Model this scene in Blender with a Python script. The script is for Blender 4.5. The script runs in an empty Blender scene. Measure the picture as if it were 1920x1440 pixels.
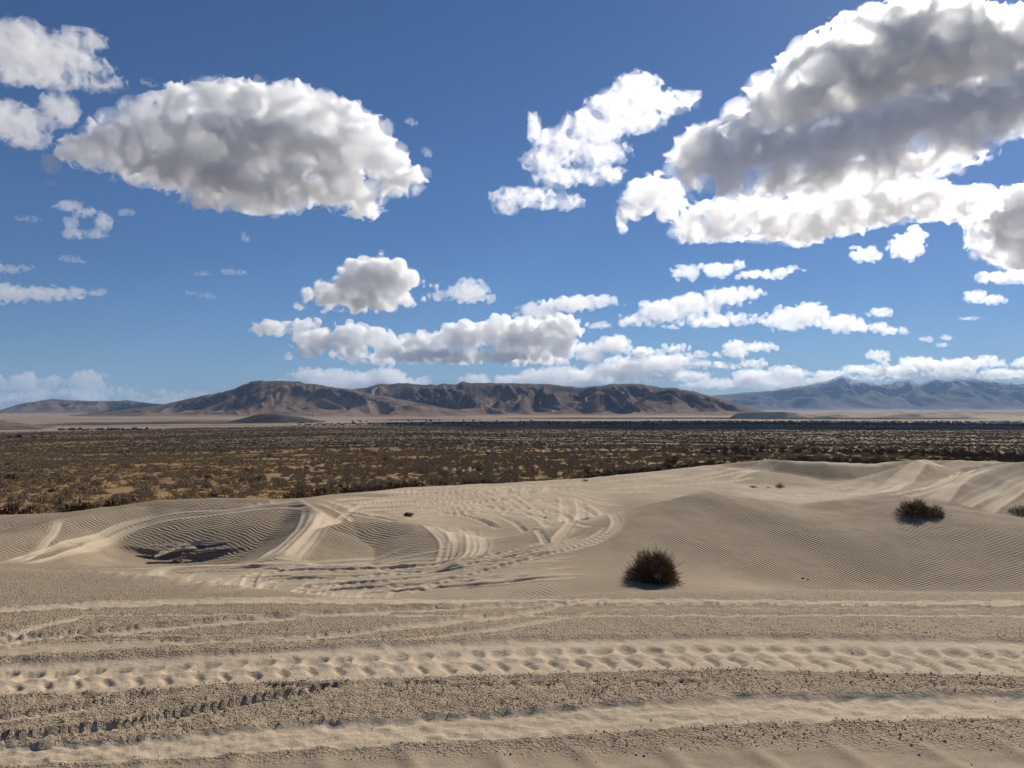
import bpy, math, random
import numpy as np

sc = bpy.context.scene
# ------------------------------------------------------------------ camera
F_PX = 1450.0                      # focal length in pixels of the 1920 wide photograph
PITCH = math.radians(1.82)         # the horizon lies a little under the middle
cam_d = bpy.data.cameras.new('camera'); cam = bpy.data.objects.new('camera', cam_d)
sc.collection.objects.link(cam); sc.camera = cam
cam_d.sensor_width = 36.0; cam_d.lens = 36.0 * F_PX / 1920.0
cam_d.clip_start = 0.05; cam_d.clip_end = 400000.0
cam.location = (0, 0, 0); cam.rotation_euler = (math.pi / 2 + PITCH, 0, 0)   # eye level is z = 0, looking along +Y

# ------------------------------------------------------------------ sky, sun, exposure
SUN_AZ, SUN_EL = math.radians(33), math.radians(31.5)   # azimuth to the right of the view
world = bpy.data.worlds.new('World'); sc.world = world; world.use_nodes = True
wn = world.node_tree.nodes; wl = world.node_tree.links
bg = wn['Background']
sky = wn.new('ShaderNodeTexSky'); sky.sky_type = 'NISHITA'; sky.sun_disc = False
sky.sun_elevation = SUN_EL; sky.sun_rotation = SUN_AZ
sky.altitude = 1600.0; sky.air_density = 1.0; sky.dust_density = 0.35; sky.ozone_density = 9.0
wl.new(sky.outputs['Color'], bg.inputs['Color']); bg.inputs['Strength'].default_value = 0.06
sun_d = bpy.data.lights.new('sun', 'SUN'); sun = bpy.data.objects.new('sun', sun_d)
sc.collection.objects.link(sun)
sun_d.energy = 5.0; sun_d.angle = math.radians(0.53); sun_d.color = (1.0, 0.935, 0.83)
sun.rotation_euler = (math.pi / 2 - SUN_EL, 0, math.pi - SUN_AZ)
vs = sc.view_settings
vs.view_transform = 'Standard'; vs.look = 'None'; vs.exposure = 0.16; vs.gamma = 1.0; vs.use_curve_mapping = False
cy = sc.cycles
cy.max_bounces = 24; cy.diffuse_bounces = 2; cy.glossy_bounces = 2; cy.transmission_bounces = 4
cy.volume_bounces = 10; cy.transparent_max_bounces = 48
cy.use_denoising = True; cy.use_adaptive_sampling = True; cy.adaptive_threshold = 0.03

def ray(px, py):
    """direction through a pixel of the photograph, scaled so that Y = 1"""
    u = (px - 960.0) / F_PX; v = -(py - 720.0) / F_PX
    y = math.cos(PITCH) - v * math.sin(PITCH); z = math.sin(PITCH) + v * math.cos(PITCH)
    return u / y, z / y
def at(px, py, Y):
    a, b = ray(px, py)
    return np.array((a * Y, Y, b * Y))

def tag(o, label=None, cat=None, group=None, kind=None):
    if label: o['label'] = label
    if cat: o['category'] = cat
    if group: o['group'] = group
    if kind: o['kind'] = kind
    return o

def mesh_from(name, V, Fq, mat=None, smooth=True):
    """fast mesh from arrays; Fq is (n,3) or (n,4)"""
    me = bpy.data.meshes.new(name)
    V = np.asarray(V, dtype=np.float32); Fq = np.asarray(Fq, dtype=np.int32)
    n, k = Fq.shape
    me.vertices.add(len(V)); me.vertices.foreach_set('co', V.ravel())
    me.loops.add(n * k); me.loops.foreach_set('vertex_index', Fq.ravel())
    me.polygons.add(n); me.polygons.foreach_set('loop_start', np.arange(0, n * k, k, dtype=np.int32))
    try: me.polygons.foreach_set('loop_total', np.full(n, k, dtype=np.int32))
    except Exception: pass
    me.update(calc_edges=True)
    me.polygons.foreach_set('use_smooth', np.full(n, smooth, dtype=bool))
    if mat: me.materials.append(mat)
    return me
def link(name, me, parent=None, loc=(0, 0, 0)):
    o = bpy.data.objects.new(name, me); sc.collection.objects.link(o); o.location = loc
    if parent: o.parent = parent
    return o
def fattr(me, name, data):
    a = me.attributes.new(name, 'FLOAT', 'POINT'); a.data.foreach_set('value', np.asarray(data, dtype=np.float32).ravel())

class NT:
    """small helper to write node trees"""
    def __init__(self, name):
        self.m = bpy.data.materials.new(name); self.m.use_nodes = True
        self.t = self.m.node_tree; self.t.nodes.clear()
        self.out = self.t.nodes.new('ShaderNodeOutputMaterial')
    def n(self, typ, **kw):
        nd = self.t.nodes.new('ShaderNode' + typ)
        ins = kw.pop('ins', {})
        for k, v in kw.items(): setattr(nd, k, v)
        for k, v in ins.items(): self.put(nd.inputs[k], v)
        return nd
    def put(self, sock, v):
        if isinstance(v, bpy.types.NodeSocket): self.t.links.new(v, sock)
        else: sock.default_value = v
    def math(self, op, a, b=0.0, c=None, clamp=False):
        nd = self.t.nodes.new('ShaderNodeMath'); nd.operation = op; nd.use_clamp = clamp
        self.put(nd.inputs[0], a); self.put(nd.inputs[1], b)
        if c is not None: self.put(nd.inputs[2], c)
        return nd.outputs[0]
    def mix(self, f, a, b, blend='MIX'):
        nd = self.t.nodes.new('ShaderNodeMix'); nd.data_type = 'RGBA'; nd.blend_type = blend
        self.put(nd.inputs[0], f)
        self.put(nd.inputs[6], a if not isinstance(a, tuple) else (*a, 1)); self.put(nd.inputs[7], b if not isinstance(b, tuple) else (*b, 1))
        return nd.outputs[2]
    def attr(self, name):
        return self.n('Attribute', attribute_name=name).outputs['Fac']
    def noise(self, scale, detail=4, rough=0.55, vec=None, dist=0.0):
        nd = self.n('TexNoise', ins={'Scale': scale, 'Detail': detail, 'Roughness': rough, 'Distortion': dist})
        if vec is not None: self.put(nd.inputs['Vector'], vec)
        return nd.outputs['Fac']
    def ramp(self, fac, stops):
        nd = self.t.nodes.new('ShaderNodeValToRGB'); e = nd.color_ramp.elements
        while len(e) < len(stops): e.new(0.5)
        for el, (p, c) in zip(e, stops):
            el.position = p; el.color = (*c, 1) if isinstance(c, tuple) else (c, c, c, 1)
        self.put(nd.inputs[0], fac); return nd.outputs[0]
    def maprange(self, v, a, b, c=0.0, d=1.0, smooth=False):
        nd = self.t.nodes.new('ShaderNodeMapRange'); nd.clamp = True
        if smooth: nd.interpolation_type = 'SMOOTHSTEP'
        self.put(nd.inputs[0], v)
        for i, x in zip((1, 2, 3, 4), (a, b, c, d)): self.put(nd.inputs[i], x)
        return nd.outputs[0]
    def surf(self, col, rough=0.9, bump=None, spec=0.2):
        b = self.n('BsdfPrincipled', ins={'Base Color': col if not isinstance(col, tuple) else (*col, 1), 'Roughness': rough, 'Specular IOR Level': spec})
        if bump is not None: self.put(b.inputs['Normal'], bump)
        self.t.links.new(b.outputs[0], self.out.inputs['Surface']); return b
    def bump(self, h, strength=1.0, dist=0.1, normal=None):
        nd = self.n('Bump', ins={'Strength': strength, 'Distance': dist, 'Height': h})
        if normal is not None: self.put(nd.inputs['Normal'], normal)
        return nd.outputs[0]

# ------------------------------------------------------------------ numpy noise
def _hash2(ix, iy, seed):
    h = (ix.astype(np.uint32) * np.uint32(374761393) + iy.astype(np.uint32) * np.uint32(668265263) + np.uint32((seed * 2246822519) & 0xffffffff))
    h = (h ^ (h >> np.uint32(13))) * np.uint32(1274126177)
    return h ^ (h >> np.uint32(16))
def perlin(x, y, seed=0):
    x = np.asarray(x, dtype=np.float64); y = np.asarray(y, dtype=np.float64)
    ix = np.floor(x).astype(np.int64); iy = np.floor(y).astype(np.int64)
    fx = (x - ix).astype(np.float32); fy = (y - iy).astype(np.float32)
    def g(dx, dy):
        a = _hash2(ix + dx, iy + dy, seed).astype(np.float32) * np.float32(2 * math.pi / 4294967296.0)
        return np.cos(a) * (fx - dx) + np.sin(a) * (fy - dy)
    sx = fx * fx * fx * (fx * (fx * 6 - 15) + 10); sy = fy * fy * fy * (fy * (fy * 6 - 15) + 10)
    a = g(0, 0); b = g(1, 0); c = g(0, 1); d = g(1, 1)
    return ((a + (b - a) * sx) * (1 - sy) + (c + (d - c) * sx) * sy) * 1.45
def fbm(x, y, oct=4, seed=0, gain=0.5, lac=2.03):
    r = 0.0; a = 1.0
    for i in range(oct):
        r = r + a * perlin(x, y, seed + i * 17); x = x * lac + 13.7; y = y * lac + 7.1; a *= gain
    return r
def ridged(x, y, oct=5, seed=0, gain=0.5, lac=2.05):
    r = 0.0; a = 0.5; w = 1.0
    for i in range(oct):
        n = 1 - np.abs(perlin(x, y, seed + i * 31)); n = n * n * w
        r = r + a * n; w = np.clip(n * 1.6, 0, 1); x = x * lac + 5.3; y = y * lac + 9.9; a *= gain
    return r
def sstep(a, b, x):
    t = np.clip((x - a) / (b - a), 0, 1); return t * t * (3 - 2 * t)

# ------------------------------------------------------------------ the plain: one sheet out to the horizon
PX = lambda u: 960.0 + F_PX * np.asarray(u)            # photograph column of a bearing u = x / y
def plain_z(x, y):
    r = np.hypot(x, np.maximum(y, 0) + 0.0)
    z = np.interp(r, [0, 60, 200, 540, 1000, 2000, 3500, 6000, 40000], [-7.3, -8.0, -12.6, -22.5, -31, -42, -50, -52, -52])
    z = z + 0.35 * fbm(x / 38, y / 38, 3, 5) * sstep(30, 80, r) + 1.2 * fbm(x / 260, y / 260, 3, 9) * sstep(120, 500, r) * (1 - sstep(6000, 9000, r))
    return z
def fan_grid(us, ys):
    U, Y = np.meshgrid(us, ys)
    X = U * Y
    n, m = U.shape
    i = np.arange(n * m, dtype=np.int32).reshape(n, m)
    Q = np.stack((i[:-1, :-1], i[:-1, 1:], i[1:, 1:], i[1:, :-1]), -1).reshape(-1, 4)
    return U, X, Y, Q

t = NT('plain_soil')
geo = t.n('NewGeometry').outputs['Position']
n1 = t.noise(0.02, 5, 0.6, geo); n2 = t.noise(0.25, 5, 0.65, geo); n3 = t.noise(0.0016, 4, 0.55, geo)
streak = t.n('VectorMath', operation='MULTIPLY', ins={0: geo, 1: (0.0012, 0.006, 0.0)}).outputs[0]
n4 = t.noise(1.0, 4, 0.6, streak)
gold = t.mix(t.maprange(n2, 0.3, 0.7), (0.25, 0.155, 0.065), (0.37, 0.24, 0.11))
brown = t.mix(t.maprange(n1, 0.3, 0.7), (0.16, 0.11, 0.06), (0.24, 0.165, 0.09))
near = t.mix(t.maprange(n1, 0.38, 0.62), gold, brown)
dist = t.attr('far')
sage = t.mix(t.maprange(n3, 0.35, 0.65), (0.125, 0.083, 0.046), (0.19, 0.122, 0.06))
mid = t.mix(t.maprange(t.attr('mid'), 0, 1), near, sage)
tan = t.mix(t.maprange(n4, 0.42, 0.6), (0.33, 0.235, 0.16), (0.23, 0.165, 0.12))
tan = t.mix(t.maprange(t.noise(0.6, 3, 0.6, streak), 0.58, 0.66), tan, (0.11, 0.095, 0.08))
col = t.mix(dist, mid, tan)
t.surf(col, 0.95, t.bump(t.noise(1.4, 6, 0.7, geo), 0.6, 0.12), 0.1)
us = np.concatenate((-np.geomspace(1.0, 2.2, 24)[::-1], np.linspace(-0.99, 0.99, 260), np.geomspace(1.0, 2.2, 24)))
ys = np.concatenate((np.geomspace(8, 60, 14)[:-1], np.geomspace(60, 3000, 160)[:-1], np.geomspace(3000, 30000, 44)))
U, X, Y, Q = fan_grid(us, ys)
Z = plain_z(X, Y)
r = np.hypot(X, Y)
# edge of the sagebrush flat: nearer on the left, farther on the right
edge = np.interp(PX(U), [-600, 0, 250, 600, 800, 1000, 1200, 1400, 1920, 2500], [1250, 1300, 1500, 2000, 2000, 2000, 2300, 2700, 3200, 3300])
far = sstep(0.93, 1.06, r / edge + 0.05 * fbm(X / 300, Y / 300, 3, 3))
me = mesh_from('ground', np.stack((X.ravel(), Y.ravel(), Z.ravel()), 1), Q, t.m)
fattr(me, 'far', far); fattr(me, 'mid', sstep(150, 500, r))
ground = tag(link('ground', me), 'brown and golden scrub plain reaching to the mountains', kind='structure')
# the same sheet behind and beside the viewpoint
V = [(-70000, -20000, -9), (70000, -20000, -9), (70000, 8.0, -9), (-70000, 8.0, -9), (-2.2 * 30000, 30000, -52), (2.2 * 30000, 30000, -52), (17.6, 8.0, -7.6), (-17.6, 8.0, -7.6), (-70000, 30000, -52), (70000, 30000, -52)]
me = mesh_from('ground_around', V, [(0, 1, 2, 3), (2, 9, 5, 6), (3, 7, 4, 8)], t.m)
tag(link('ground_around', me), 'scrub plain going on to the sides', kind='structure')

# ------------------------------------------------------------------ the sand dunes
SAND_END = ([-700, 0, 300, 480, 640, 760, 880, 1000, 1230, 1440, 1920, 2600], [35, 35, 36, 37, 42, 46, 49, 52, 58, 63, 69, 72])
CREST = ([-700, 0, 200, 400, 560, 640, 900, 1180, 1400, 1920, 2600], [8.7, 8.05, 7.85, 7.35, 6.95, 6.75, 6.72, 7.0, 7.05, 6.95, 6.9])
def poly3(pts): return np.array([at(*p) for p in pts])
DUNES = [   # ridge (px, py, distance), width in front, width behind, sharpness
    ([(1060, 1020, 25), (1130, 990, 27), (1190, 965, 29), (1260, 938, 31), (1330, 920, 32), (1400, 932, 32.2), (1500, 947, 32.5), (1580, 939, 33), (1690, 936, 33), (1800, 953, 31), (1920, 972, 29), (2150, 985, 27), (2400, 985, 27)], 9.0, 6.0, 1.0),
    ([(-500, 985, 33), (-200, 982, 33.5), (0, 969, 34), (110, 963, 34), (200, 951, 34.5), (290, 938, 35), (400, 935, 35), (480, 935, 35), (560, 934, 35), (640, 930, 38)], 6.5, 7.0, 1.0),
    ([(-60, 1015, 27), (30, 1000, 28.5), (108, 974, 31), (180, 964, 32.2), (250, 950, 33.6)], 4.0, 3.5, 1.0),
    ([(560, 938, 34.5), (590, 956, 32), (580, 988, 29), (545, 1022, 26.4), (500, 1054, 24.4)], 2.6, 1.9, 1.0),
    ([(570, 1020, 27.2), (610, 988, 29.2), (660, 978, 30), (740, 977, 30), (800, 986, 29.4), (845, 1012, 27.4)], 4.0, 3.4, 1.0),
    ([(640, 929, 40), (760, 916, 44), (880, 909, 47), (1000, 905, 50), (1100, 898, 52), (1230, 886, 55), (1330, 873, 58)], 11.0, 8.0, 1.0),
    ([(1230, 886, 55), (1330, 873, 58), (1440, 862, 60), (1540, 866, 60.5), (1640, 870, 62), (1720, 862, 63), (1800, 863, 65), (1920, 867, 67), (2200, 862, 68)], 2.7, 8.0, 1.0),
    ([(1540, 918, 49), (1590, 910, 50), (1640, 893, 52.5), (1690, 875, 55.5), (1722, 863, 58), (1735, 861, 62)], 3.6, 3.6, 1.0),
    ([(1730, 948, 37), (1790, 915, 40), (1850, 888, 43.5), (1900, 868, 47), (1990, 856, 49), (2200, 850, 50)], 4.0, 8.0, 1.0),
]
def floor_z(u, Y):
    px = PX(u)
    fl = np.interp(Y, [0, 12, 20, 24, 30, 45, 56, 80], [-4.75, -4.8, -4.8, -4.85, -4.98, -5.2, -5.35, -5.5])
    fl = fl - 0.75 * sstep(1020, 1250, px) * np.exp(-((Y - 23.6) / 3.4) ** 2)      # trough before the right dune
    fl = fl - 0.42 * sstep(120, 240, px) * (1 - sstep(820, 900, px)) * sstep(23.9, 25.6, Y) * (1 - sstep(29.5, 33, Y))   # behind the lip of the hollow
    fl = fl - 0.45 * np.exp(-((px - 360) / 120.0) ** 2 - ((Y - 28.0) / 2.0) ** 2)               # bowl with the ledge
    fl = fl - 0.35 * np.exp(-((px - 930) / 80.0) ** 2 - ((Y - 31.5) / 2.4) ** 2)
    end = np.interp(px, *SAND_END)
    return fl - 0.42 * np.logaddexp(0, (Y - end - 2.0) / 1.2) * 1.2
def sand_base(X, Y):
    U = X / Y; px = PX(U)
    Z = floor_z(U, Y)
    add = np.zeros_like(Z)
    for pts, wf, wb, sh in DUNES:
        P = poly3(pts)
        m = (Y > P[:, 1].min() - wf - 1) & (Y < P[:, 1].max() + wb + 1)
        x, y, fl = X[m], Y[m], floor_z(U[m], Y[m])
        W = np.zeros_like(x); hz = np.zeros_like(x); sd = np.zeros_like(x); best = np.full(x.shape, 1e9)
        for a, b in zip(P[:-1], P[1:]):
            d = b - a; L2 = d[0] ** 2 + d[1] ** 2
            s = np.clip(((x - a[0]) * d[0] + (y - a[1]) * d[1]) / L2, 0, 1)
            ex, ey = x - (a[0] + s * d[0]), y - (a[1] + s * d[1])
            dd = np.sqrt(ex * ex + ey * ey) + 1e-6
            best = np.minimum(best, dd)
            w = 1.0 / (dd * dd + 0.02) ** 2                      # blend of the ridge's pieces, so that no crease forms
            W += w; hz += w * (a[2] + s * d[2]); sd += w * np.clip((ex * d[1] - ey * d[0]) / math.sqrt(L2) / (0.3 * dd + 0.15), -1, 1)
        hz /= W; front = 0.5 + 0.5 * sd / W
        wv = 1 + 0.12 * perlin(x / 5, y / 5, 77)
        t = best / ((wf * front + wb * (1 - front)) * wv)
        tt = np.sqrt(t * t + 0.0025) - 0.05 * (1 - np.clip(t, 0, 1))
        k = np.clip(1 - tt, 0, 1) ** sh; k = 1.2 * k * k / (k + 0.2)
        h = np.maximum(hz - fl, 0) * k
        o = add[m]
        sm = 0.18
        q = np.clip(0.5 + 0.5 * (h - o) / sm, 0, 1)
        add[m] = o * (1 - q) + h * q + sm * q * (1 - q) * 0.5 * (np.minimum(h, o) > 0.01)
    Z = Z + add
    Z += 0.05 * fbm(X / 3.1, Y / 3.1, 3, 41) * sstep(11, 15, Y)
    # the brow in front: level sand, a rounded edge, a slip face down to the hollow
    cr = np.interp(px, *CREST) + 0.05 * perlin(X / 1.3, Y * 0 + 3.3, 8)
    fg = -1.65 + 0.012 * fbm(X / 1.7, Y / 1.2, 3, 51) - 0.6 * np.logaddexp(0, (Y - cr - 0.25) / 0.12) * 0.12
    e = 0.25
    q = np.clip(0.5 + 0.5 * (fg - Z) / e, 0, 1)
    return Z * (1 - q) + fg * q + e * q * (1 - q) * 0.5 * sstep(9.5, 12, Y)

side_u = np.geomspace(0.78, 2.2, 34)
us = np.concatenate((-side_u[::-1], np.linspace(-0.77, 0.77, 730), side_u))      # fine in view, coarse out to the sides
ys = np.concatenate((np.geomspace(1.2, 2.5, 22)[:-1], np.geomspace(2.5, 8.8, 235)[:-1], np.linspace(8.8, 12.5, 16)[:-1], np.geomspace(12.5, 16, 16)[:-1], np.geomspace(16, 34, 390)[:-1], np.geomspace(34, 74, 120)[:-1], np.linspace(74, 95, 6)))
U, X, Y, Q = fan_grid(us, ys)
Z = sand_base(X, Y).astype(np.float64)
sm_ = Z.copy()
for _ in range(3):                       # wind-rounded: even out the foot of the right dune
    c_ = np.cumsum(np.pad(sm_, ((13, 12), (0, 0)), mode='edge'), axis=0); sm_ = np.vstack((c_[24:25] / 25, (c_[25:] - c_[:-25]) / 25))[:len(sm_)]
w_ = sstep(950, 1150, PX(U)) * sstep(19.5, 21, Y) * (1 - sstep(27, 30, Y))
Z = Z * (1 - w_) + sm_ * w_
Zb = Z.copy()
px = PX(U)
rough = np.zeros_like(Z); track = np.zeros_like(Z); ripple = np.ones_like(Z)
def hit(pxs, pys):
    """where a line of sight first meets the bare sand"""
    out = []
    for a, b in zip(pxs, pys):
        uu, vz = ray(a, b)
        yy = np.geomspace(2.0, 80, 1500)
        j = np.clip(np.searchsorted(us, uu), 1, len(us) - 1)
        zz = np.interp(yy, ys, Zb[:, j])
        k = np.nonzero(zz > vz * yy)[0]
        y0 = yy[k[0]] if len(k) else 60.0
        out.append((uu * y0, y0))
    return np.array(out)
def stamp(pts, w=0.34, depth=0.034, berm=0.02, light=1.0, lug=0.0, soft=1.6, seed=0):
    """one wheel's rut along a line, pressed into the sand"""
    global Z, track, ripple
    P = hit([p[0] for p in pts], [p[1] for p in pts])
    # keep only steps that do not leap over a hidden hollow, then smooth the line
    n = max(4, int(np.hypot(*np.diff(P, axis=0).T).sum() / 0.5))
    s0 = np.concatenate(([0], np.cumsum(np.hypot(*np.diff(P, axis=0).T))))
    s = np.linspace(0, s0[-1], n)
    C = np.stack((np.interp(s, s0, P[:, 0]), np.interp(s, s0, P[:, 1])), 1)
    for _ in range(3):
        C[1:-1] = 0.25 * C[:-2] + 0.5 * C[1:-1] + 0.25 * C[2:]
    R = w * 2.6
    sa = np.concatenate(([0], np.cumsum(np.hypot(*np.diff(C, axis=0).T))))
    D = np.full(Z.shape, np.inf); S = np.zeros(Z.shape)
    r0 = r1 = None
    for i in range(n - 1):
        a, b = C[i], C[i + 1]
        y0, y1 = min(a[1], b[1]) - R, max(a[1], b[1]) + R
        i0, i1 = np.searchsorted(ys, [y0, y1])
        if i1 <= i0: continue
        uu = [(q[0] + dx) / yq for q in (a, b) for dx in (-R, R) for yq in (max(y0, 1.0), y1)]
        j0, j1 = np.searchsorted(us, [min(uu), max(uu)])
        if j1 <= j0: continue
        sl = (slice(i0, i1), slice(j0, j1))
        x, y = X[sl], Y[sl]
        d = b - a; L2 = max(d @ d, 1e-9)
        tt = np.clip(((x - a[0]) * d[0] + (y - a[1]) * d[1]) / L2, 0, 1)
        dd = np.hypot(x - a[0] - tt * d[0], y - a[1] - tt * d[1])
        m = dd < D[sl]
        D[sl] = np.where(m, dd, D[sl]); S[sl] = np.where(m, sa[i] + tt * math.sqrt(L2), S[sl])
    I = np.nonzero(D < R)
    d = D[I] / (w / 2); s = S[I]
    fade = sstep(0, 1.2, s) * sstep(0, 1.2, sa[-1] - s)
    wob = 1 + 0.25 * perlin(s / 0.6, s * 0 + seed * 3.7, 5)
    prof = -depth * (1 - sstep(0.75, 1.15, d)) + berm * wob * np.exp(-((d - 1.3) / 0.28) ** 2)
    if lug: prof = prof + lug * np.sin(2 * math.pi * s / 0.3 + 2.0 * np.abs(d)) * (1 - sstep(0.7, 1.0, d))
    Z[I] += prof * fade
    track[I] = np.maximum(track[I], light * fade * (1 - sstep(1.1, soft, d)))
    ripple[I] = np.minimum(ripple[I], 1 - 0.95 * fade * (1 - sstep(1.1, soft, d)))

TR = [
    ([(0, 1057), (66, 1040), (153, 1013), (219, 986), (292, 966), (365, 957), (437, 957), (492, 944), (529, 940), (583, 942)], {}),
    ([(36, 1061), (109, 1046), (182, 1021), (233, 997), (292, 977), (365, 968), (437, 962), (510, 948), (565, 946), (580, 955)], {}),
    ([(583, 950), (573, 984), (545, 1013), (515, 1036), (484, 1056)], {'w': .5}), ([(622, 966), (598, 991), (569, 1024), (542, 1054)], {'w': .5}), ([(600, 960), (586, 988), (556, 1018), (528, 1048)], {'w': .5}),
    ([(109, 973), (102, 995), (80, 1024), (47, 1050), (15, 1060)], {'depth': -.03, 'berm': 0, 'w': .3}),
    ([(139, 1071), (292, 1064), (474, 1060), (600, 1060), (700, 1060)], {'depth': -.04, 'w': .4}), ([(255, 1082), (474, 1073), (560, 1068), (700, 1066), (800, 1062)], {'lug': .012}),
    ([(328, 1093), (500, 1088), (700, 1080), (850, 1066)], {'lug': .015}), ([(365, 1104), (560, 1098), (700, 1091), (840, 1076)], {'lug': .015}), ([(419, 1113), (560, 1109), (700, 1102), (800, 1090)], {'lug': .015}),
    ([(300, 1076), (480, 1068), (540, 1064), (545, 1072), (500, 1078)], {'w': .25}),
    ([(585, 940), (620, 952), (656, 966), (700, 980)], {}), ([(600, 935), (650, 950), (700, 966), (760, 976)], {}), ([(640, 940), (680, 960), (720, 975)], {'w': .28}), ([(690, 945), (650, 965), (615, 985)], {'w': .28}),
    ([(600, 945), (666, 967), (746, 975), (804, 986), (833, 1008), (841, 1026), (833, 1044), (819, 1055)], {}), ([(826, 984), (848, 1000), (855, 1022), (848, 1040), (833, 1053)], {}),
    ([(855, 986), (877, 1000), (888, 1022), (884, 1040), (862, 1052)], {}), ([(884, 989), (902, 1008), (906, 1026), (892, 1048)], {'w': .45}),
    ([(877, 917), (928, 929), (983, 960), (1019, 978), (1034, 989)], {}), ([(905, 916), (960, 934), (1005, 962), (1030, 978)], {}), ([(930, 914), (965, 927), (1001, 949), (1034, 971)], {}),
    ([(1056, 931), (1061, 953), (1059, 978)], {'w': .5}), ([(1085, 931), (1092, 953), (1090, 978)], {'w': .5}), ([(1034, 1026), (1067, 986), (1092, 964)], {'w': .4}), ([(1010, 990), (1050, 978), (1085, 984), (1120, 990)], {}),
    ([(1103, 942), (1129, 960), (1158, 978), (1161, 986), (1140, 1004), (1103, 1022), (1037, 1037), (965, 1055), (892, 1073), (819, 1095), (757, 1120)], {'lug': .014}),
    ([(1147, 985), (1125, 1006), (1080, 1024), (1020, 1042), (940, 1062), (870, 1080), (800, 1102), (765, 1120)], {'lug': .014}),
    ([(1110, 1000), (1048, 1022), (1027, 1031), (928, 1049), (870, 1058), (746, 1073), (600, 1084)], {'lug': .014}), ([(1098, 985), (1060, 1005), (1020, 1020), (900, 1046), (760, 1064), (620, 1072)], {'lug': .014}),
    ([(698, 1118), (724, 1104), (757, 1091)], {'lug': .02}), ([(715, 1120), (745, 1106), (775, 1095)], {'lug': .02}),
    ([(1030, 1026), (1019, 1008), (1001, 993), (965, 978), (928, 967)], {'lug': .03, 'depth': .06, 'w': .28}),
    ([(655, 944), (819, 937), (928, 926), (1056, 924)], {'depth': .1, 'berm': .05}), ([(738, 967), (855, 953), (965, 950), (1056, 962), (1100, 975)], {'depth': .12, 'berm': .06}), ([(790, 958), (860, 964), (910, 978), (935, 993)], {'depth': .13, 'berm': .07}),
    ([(620, 938), (760, 928), (880, 921), (1000, 917), (1100, 914)], {'depth': .1, 'berm': .05}), ([(700, 926), (850, 918), (1000, 911), (1120, 905)], {}), ([(700, 956), (820, 946), (940, 936), (1040, 940), (1110, 956)], {'depth': .12, 'berm': .06}), ([(760, 975), (850, 962), (930, 960), (1000, 970)], {'depth': .12, 'berm': .07}), ([(800, 945), (900, 948), (980, 960), (1040, 975)], {'depth': .1, 'berm': .05}),
    ([(880, 915), (890, 925)], {}), ([(950, 913), (944, 930)], {'w': .5}), ([(990, 912), (985, 930)], {'w': .5}), ([(1030, 911), (1025, 928)], {'w': .5}),
    ([(1120, 918), (1220, 912), (1330, 905), (1420, 895)], {}), ([(1100, 906), (1200, 897), (1290, 888)], {}), ([(1060, 916), (1160, 925), (1240, 920)], {}),
    ([(1350, 917), (1439, 926), (1548, 928), (1614, 919), (1635, 908), (1643, 900)], {}), ([(1395, 922), (1475, 935), (1585, 933), (1657, 923), (1694, 899), (1730, 866)], {}), ([(1360, 924), (1500, 932), (1600, 928), (1640, 920)], {}),
    ([(1600, 918), (1650, 917), (1690, 889), (1723, 866)], {'w': .45}), ([(1640, 925), (1672, 921), (1708, 893), (1738, 866)], {'w': .45}), ([(1480, 920), (1540, 921), (1590, 916), (1610, 908)], {}),
    ([(1660, 930), (1694, 923), (1749, 912), (1789, 892), (1803, 879)], {}), ([(1690, 934), (1720, 928), (1767, 914), (1818, 891), (1862, 876)], {'w': .45}), ([(1741, 937), (1774, 916), (1800, 900)], {'w': .45}), ([(1763, 945), (1781, 921), (1803, 901), (1840, 886)], {'w': .45}), ([(1720, 922), (1770, 905), (1830, 880), (1870, 868)], {}),
    ([(1803, 950), (1858, 923), (1920, 894), (1990, 872)], {'w': .6, 'depth': .09, 'berm': .06}), ([(1847, 960), (1887, 930), (1920, 903), (1990, 880)], {'w': .6, 'depth': .09, 'berm': .06}),
    ([(1256, 901), (1329, 887), (1420, 873), (1455, 864)], {}), ([(1300, 900), (1380, 888), (1440, 872), (1462, 864)], {}), ([(1370, 900), (1430, 882), (1471, 865)], {}), ([(1230, 905), (1310, 893), (1390, 879)], {}),
    ([(1468, 863), (1548, 868), (1621, 872), (1676, 866), (1730, 863), (1800, 866), (1880, 868)], {'w': .5}), ([(1740, 868), (1800, 872), (1850, 872)], {'w': .5}),
]
for i, (pts, kw) in enumerate(TR): stamp(pts, seed=i, **kw)
rng = random.Random(5)
for k in range(44):      # many fainter passes over the level hollow and the churned slope behind it
    y0 = rng.uniform(1062, 1112); x0 = rng.uniform(150, 500)
    stamp([(x0, y0 + 6), (x0 + 200, y0), (x0 + 430, y0 - rng.uniform(6, 16)), (x0 + 620, y0 - rng.uniform(20, 44))], w=rng.uniform(.16, .26), depth=rng.uniform(.008, .016), berm=.009, light=.9, seed=100 + k)
for k in range(34):
    x0 = rng.uniform(640, 900); y0 = rng.uniform(918, 962)
    stamp([(x0, y0 + 3), (x0 + 110, y0 - 5), (x0 + 210, y0 - rng.uniform(0, 6)), (x0 + 300, y0 + rng.uniform(0, 24))], w=rng.uniform(.2, .34), depth=rng.uniform(.015, .035), berm=.02, light=.85, seed=200 + k)

Z = np.where(Y > 10, Zb + 0.09 * np.tanh((Z - Zb) / 0.09), Z)      # many passes over one place dig no deeper than one
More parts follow.
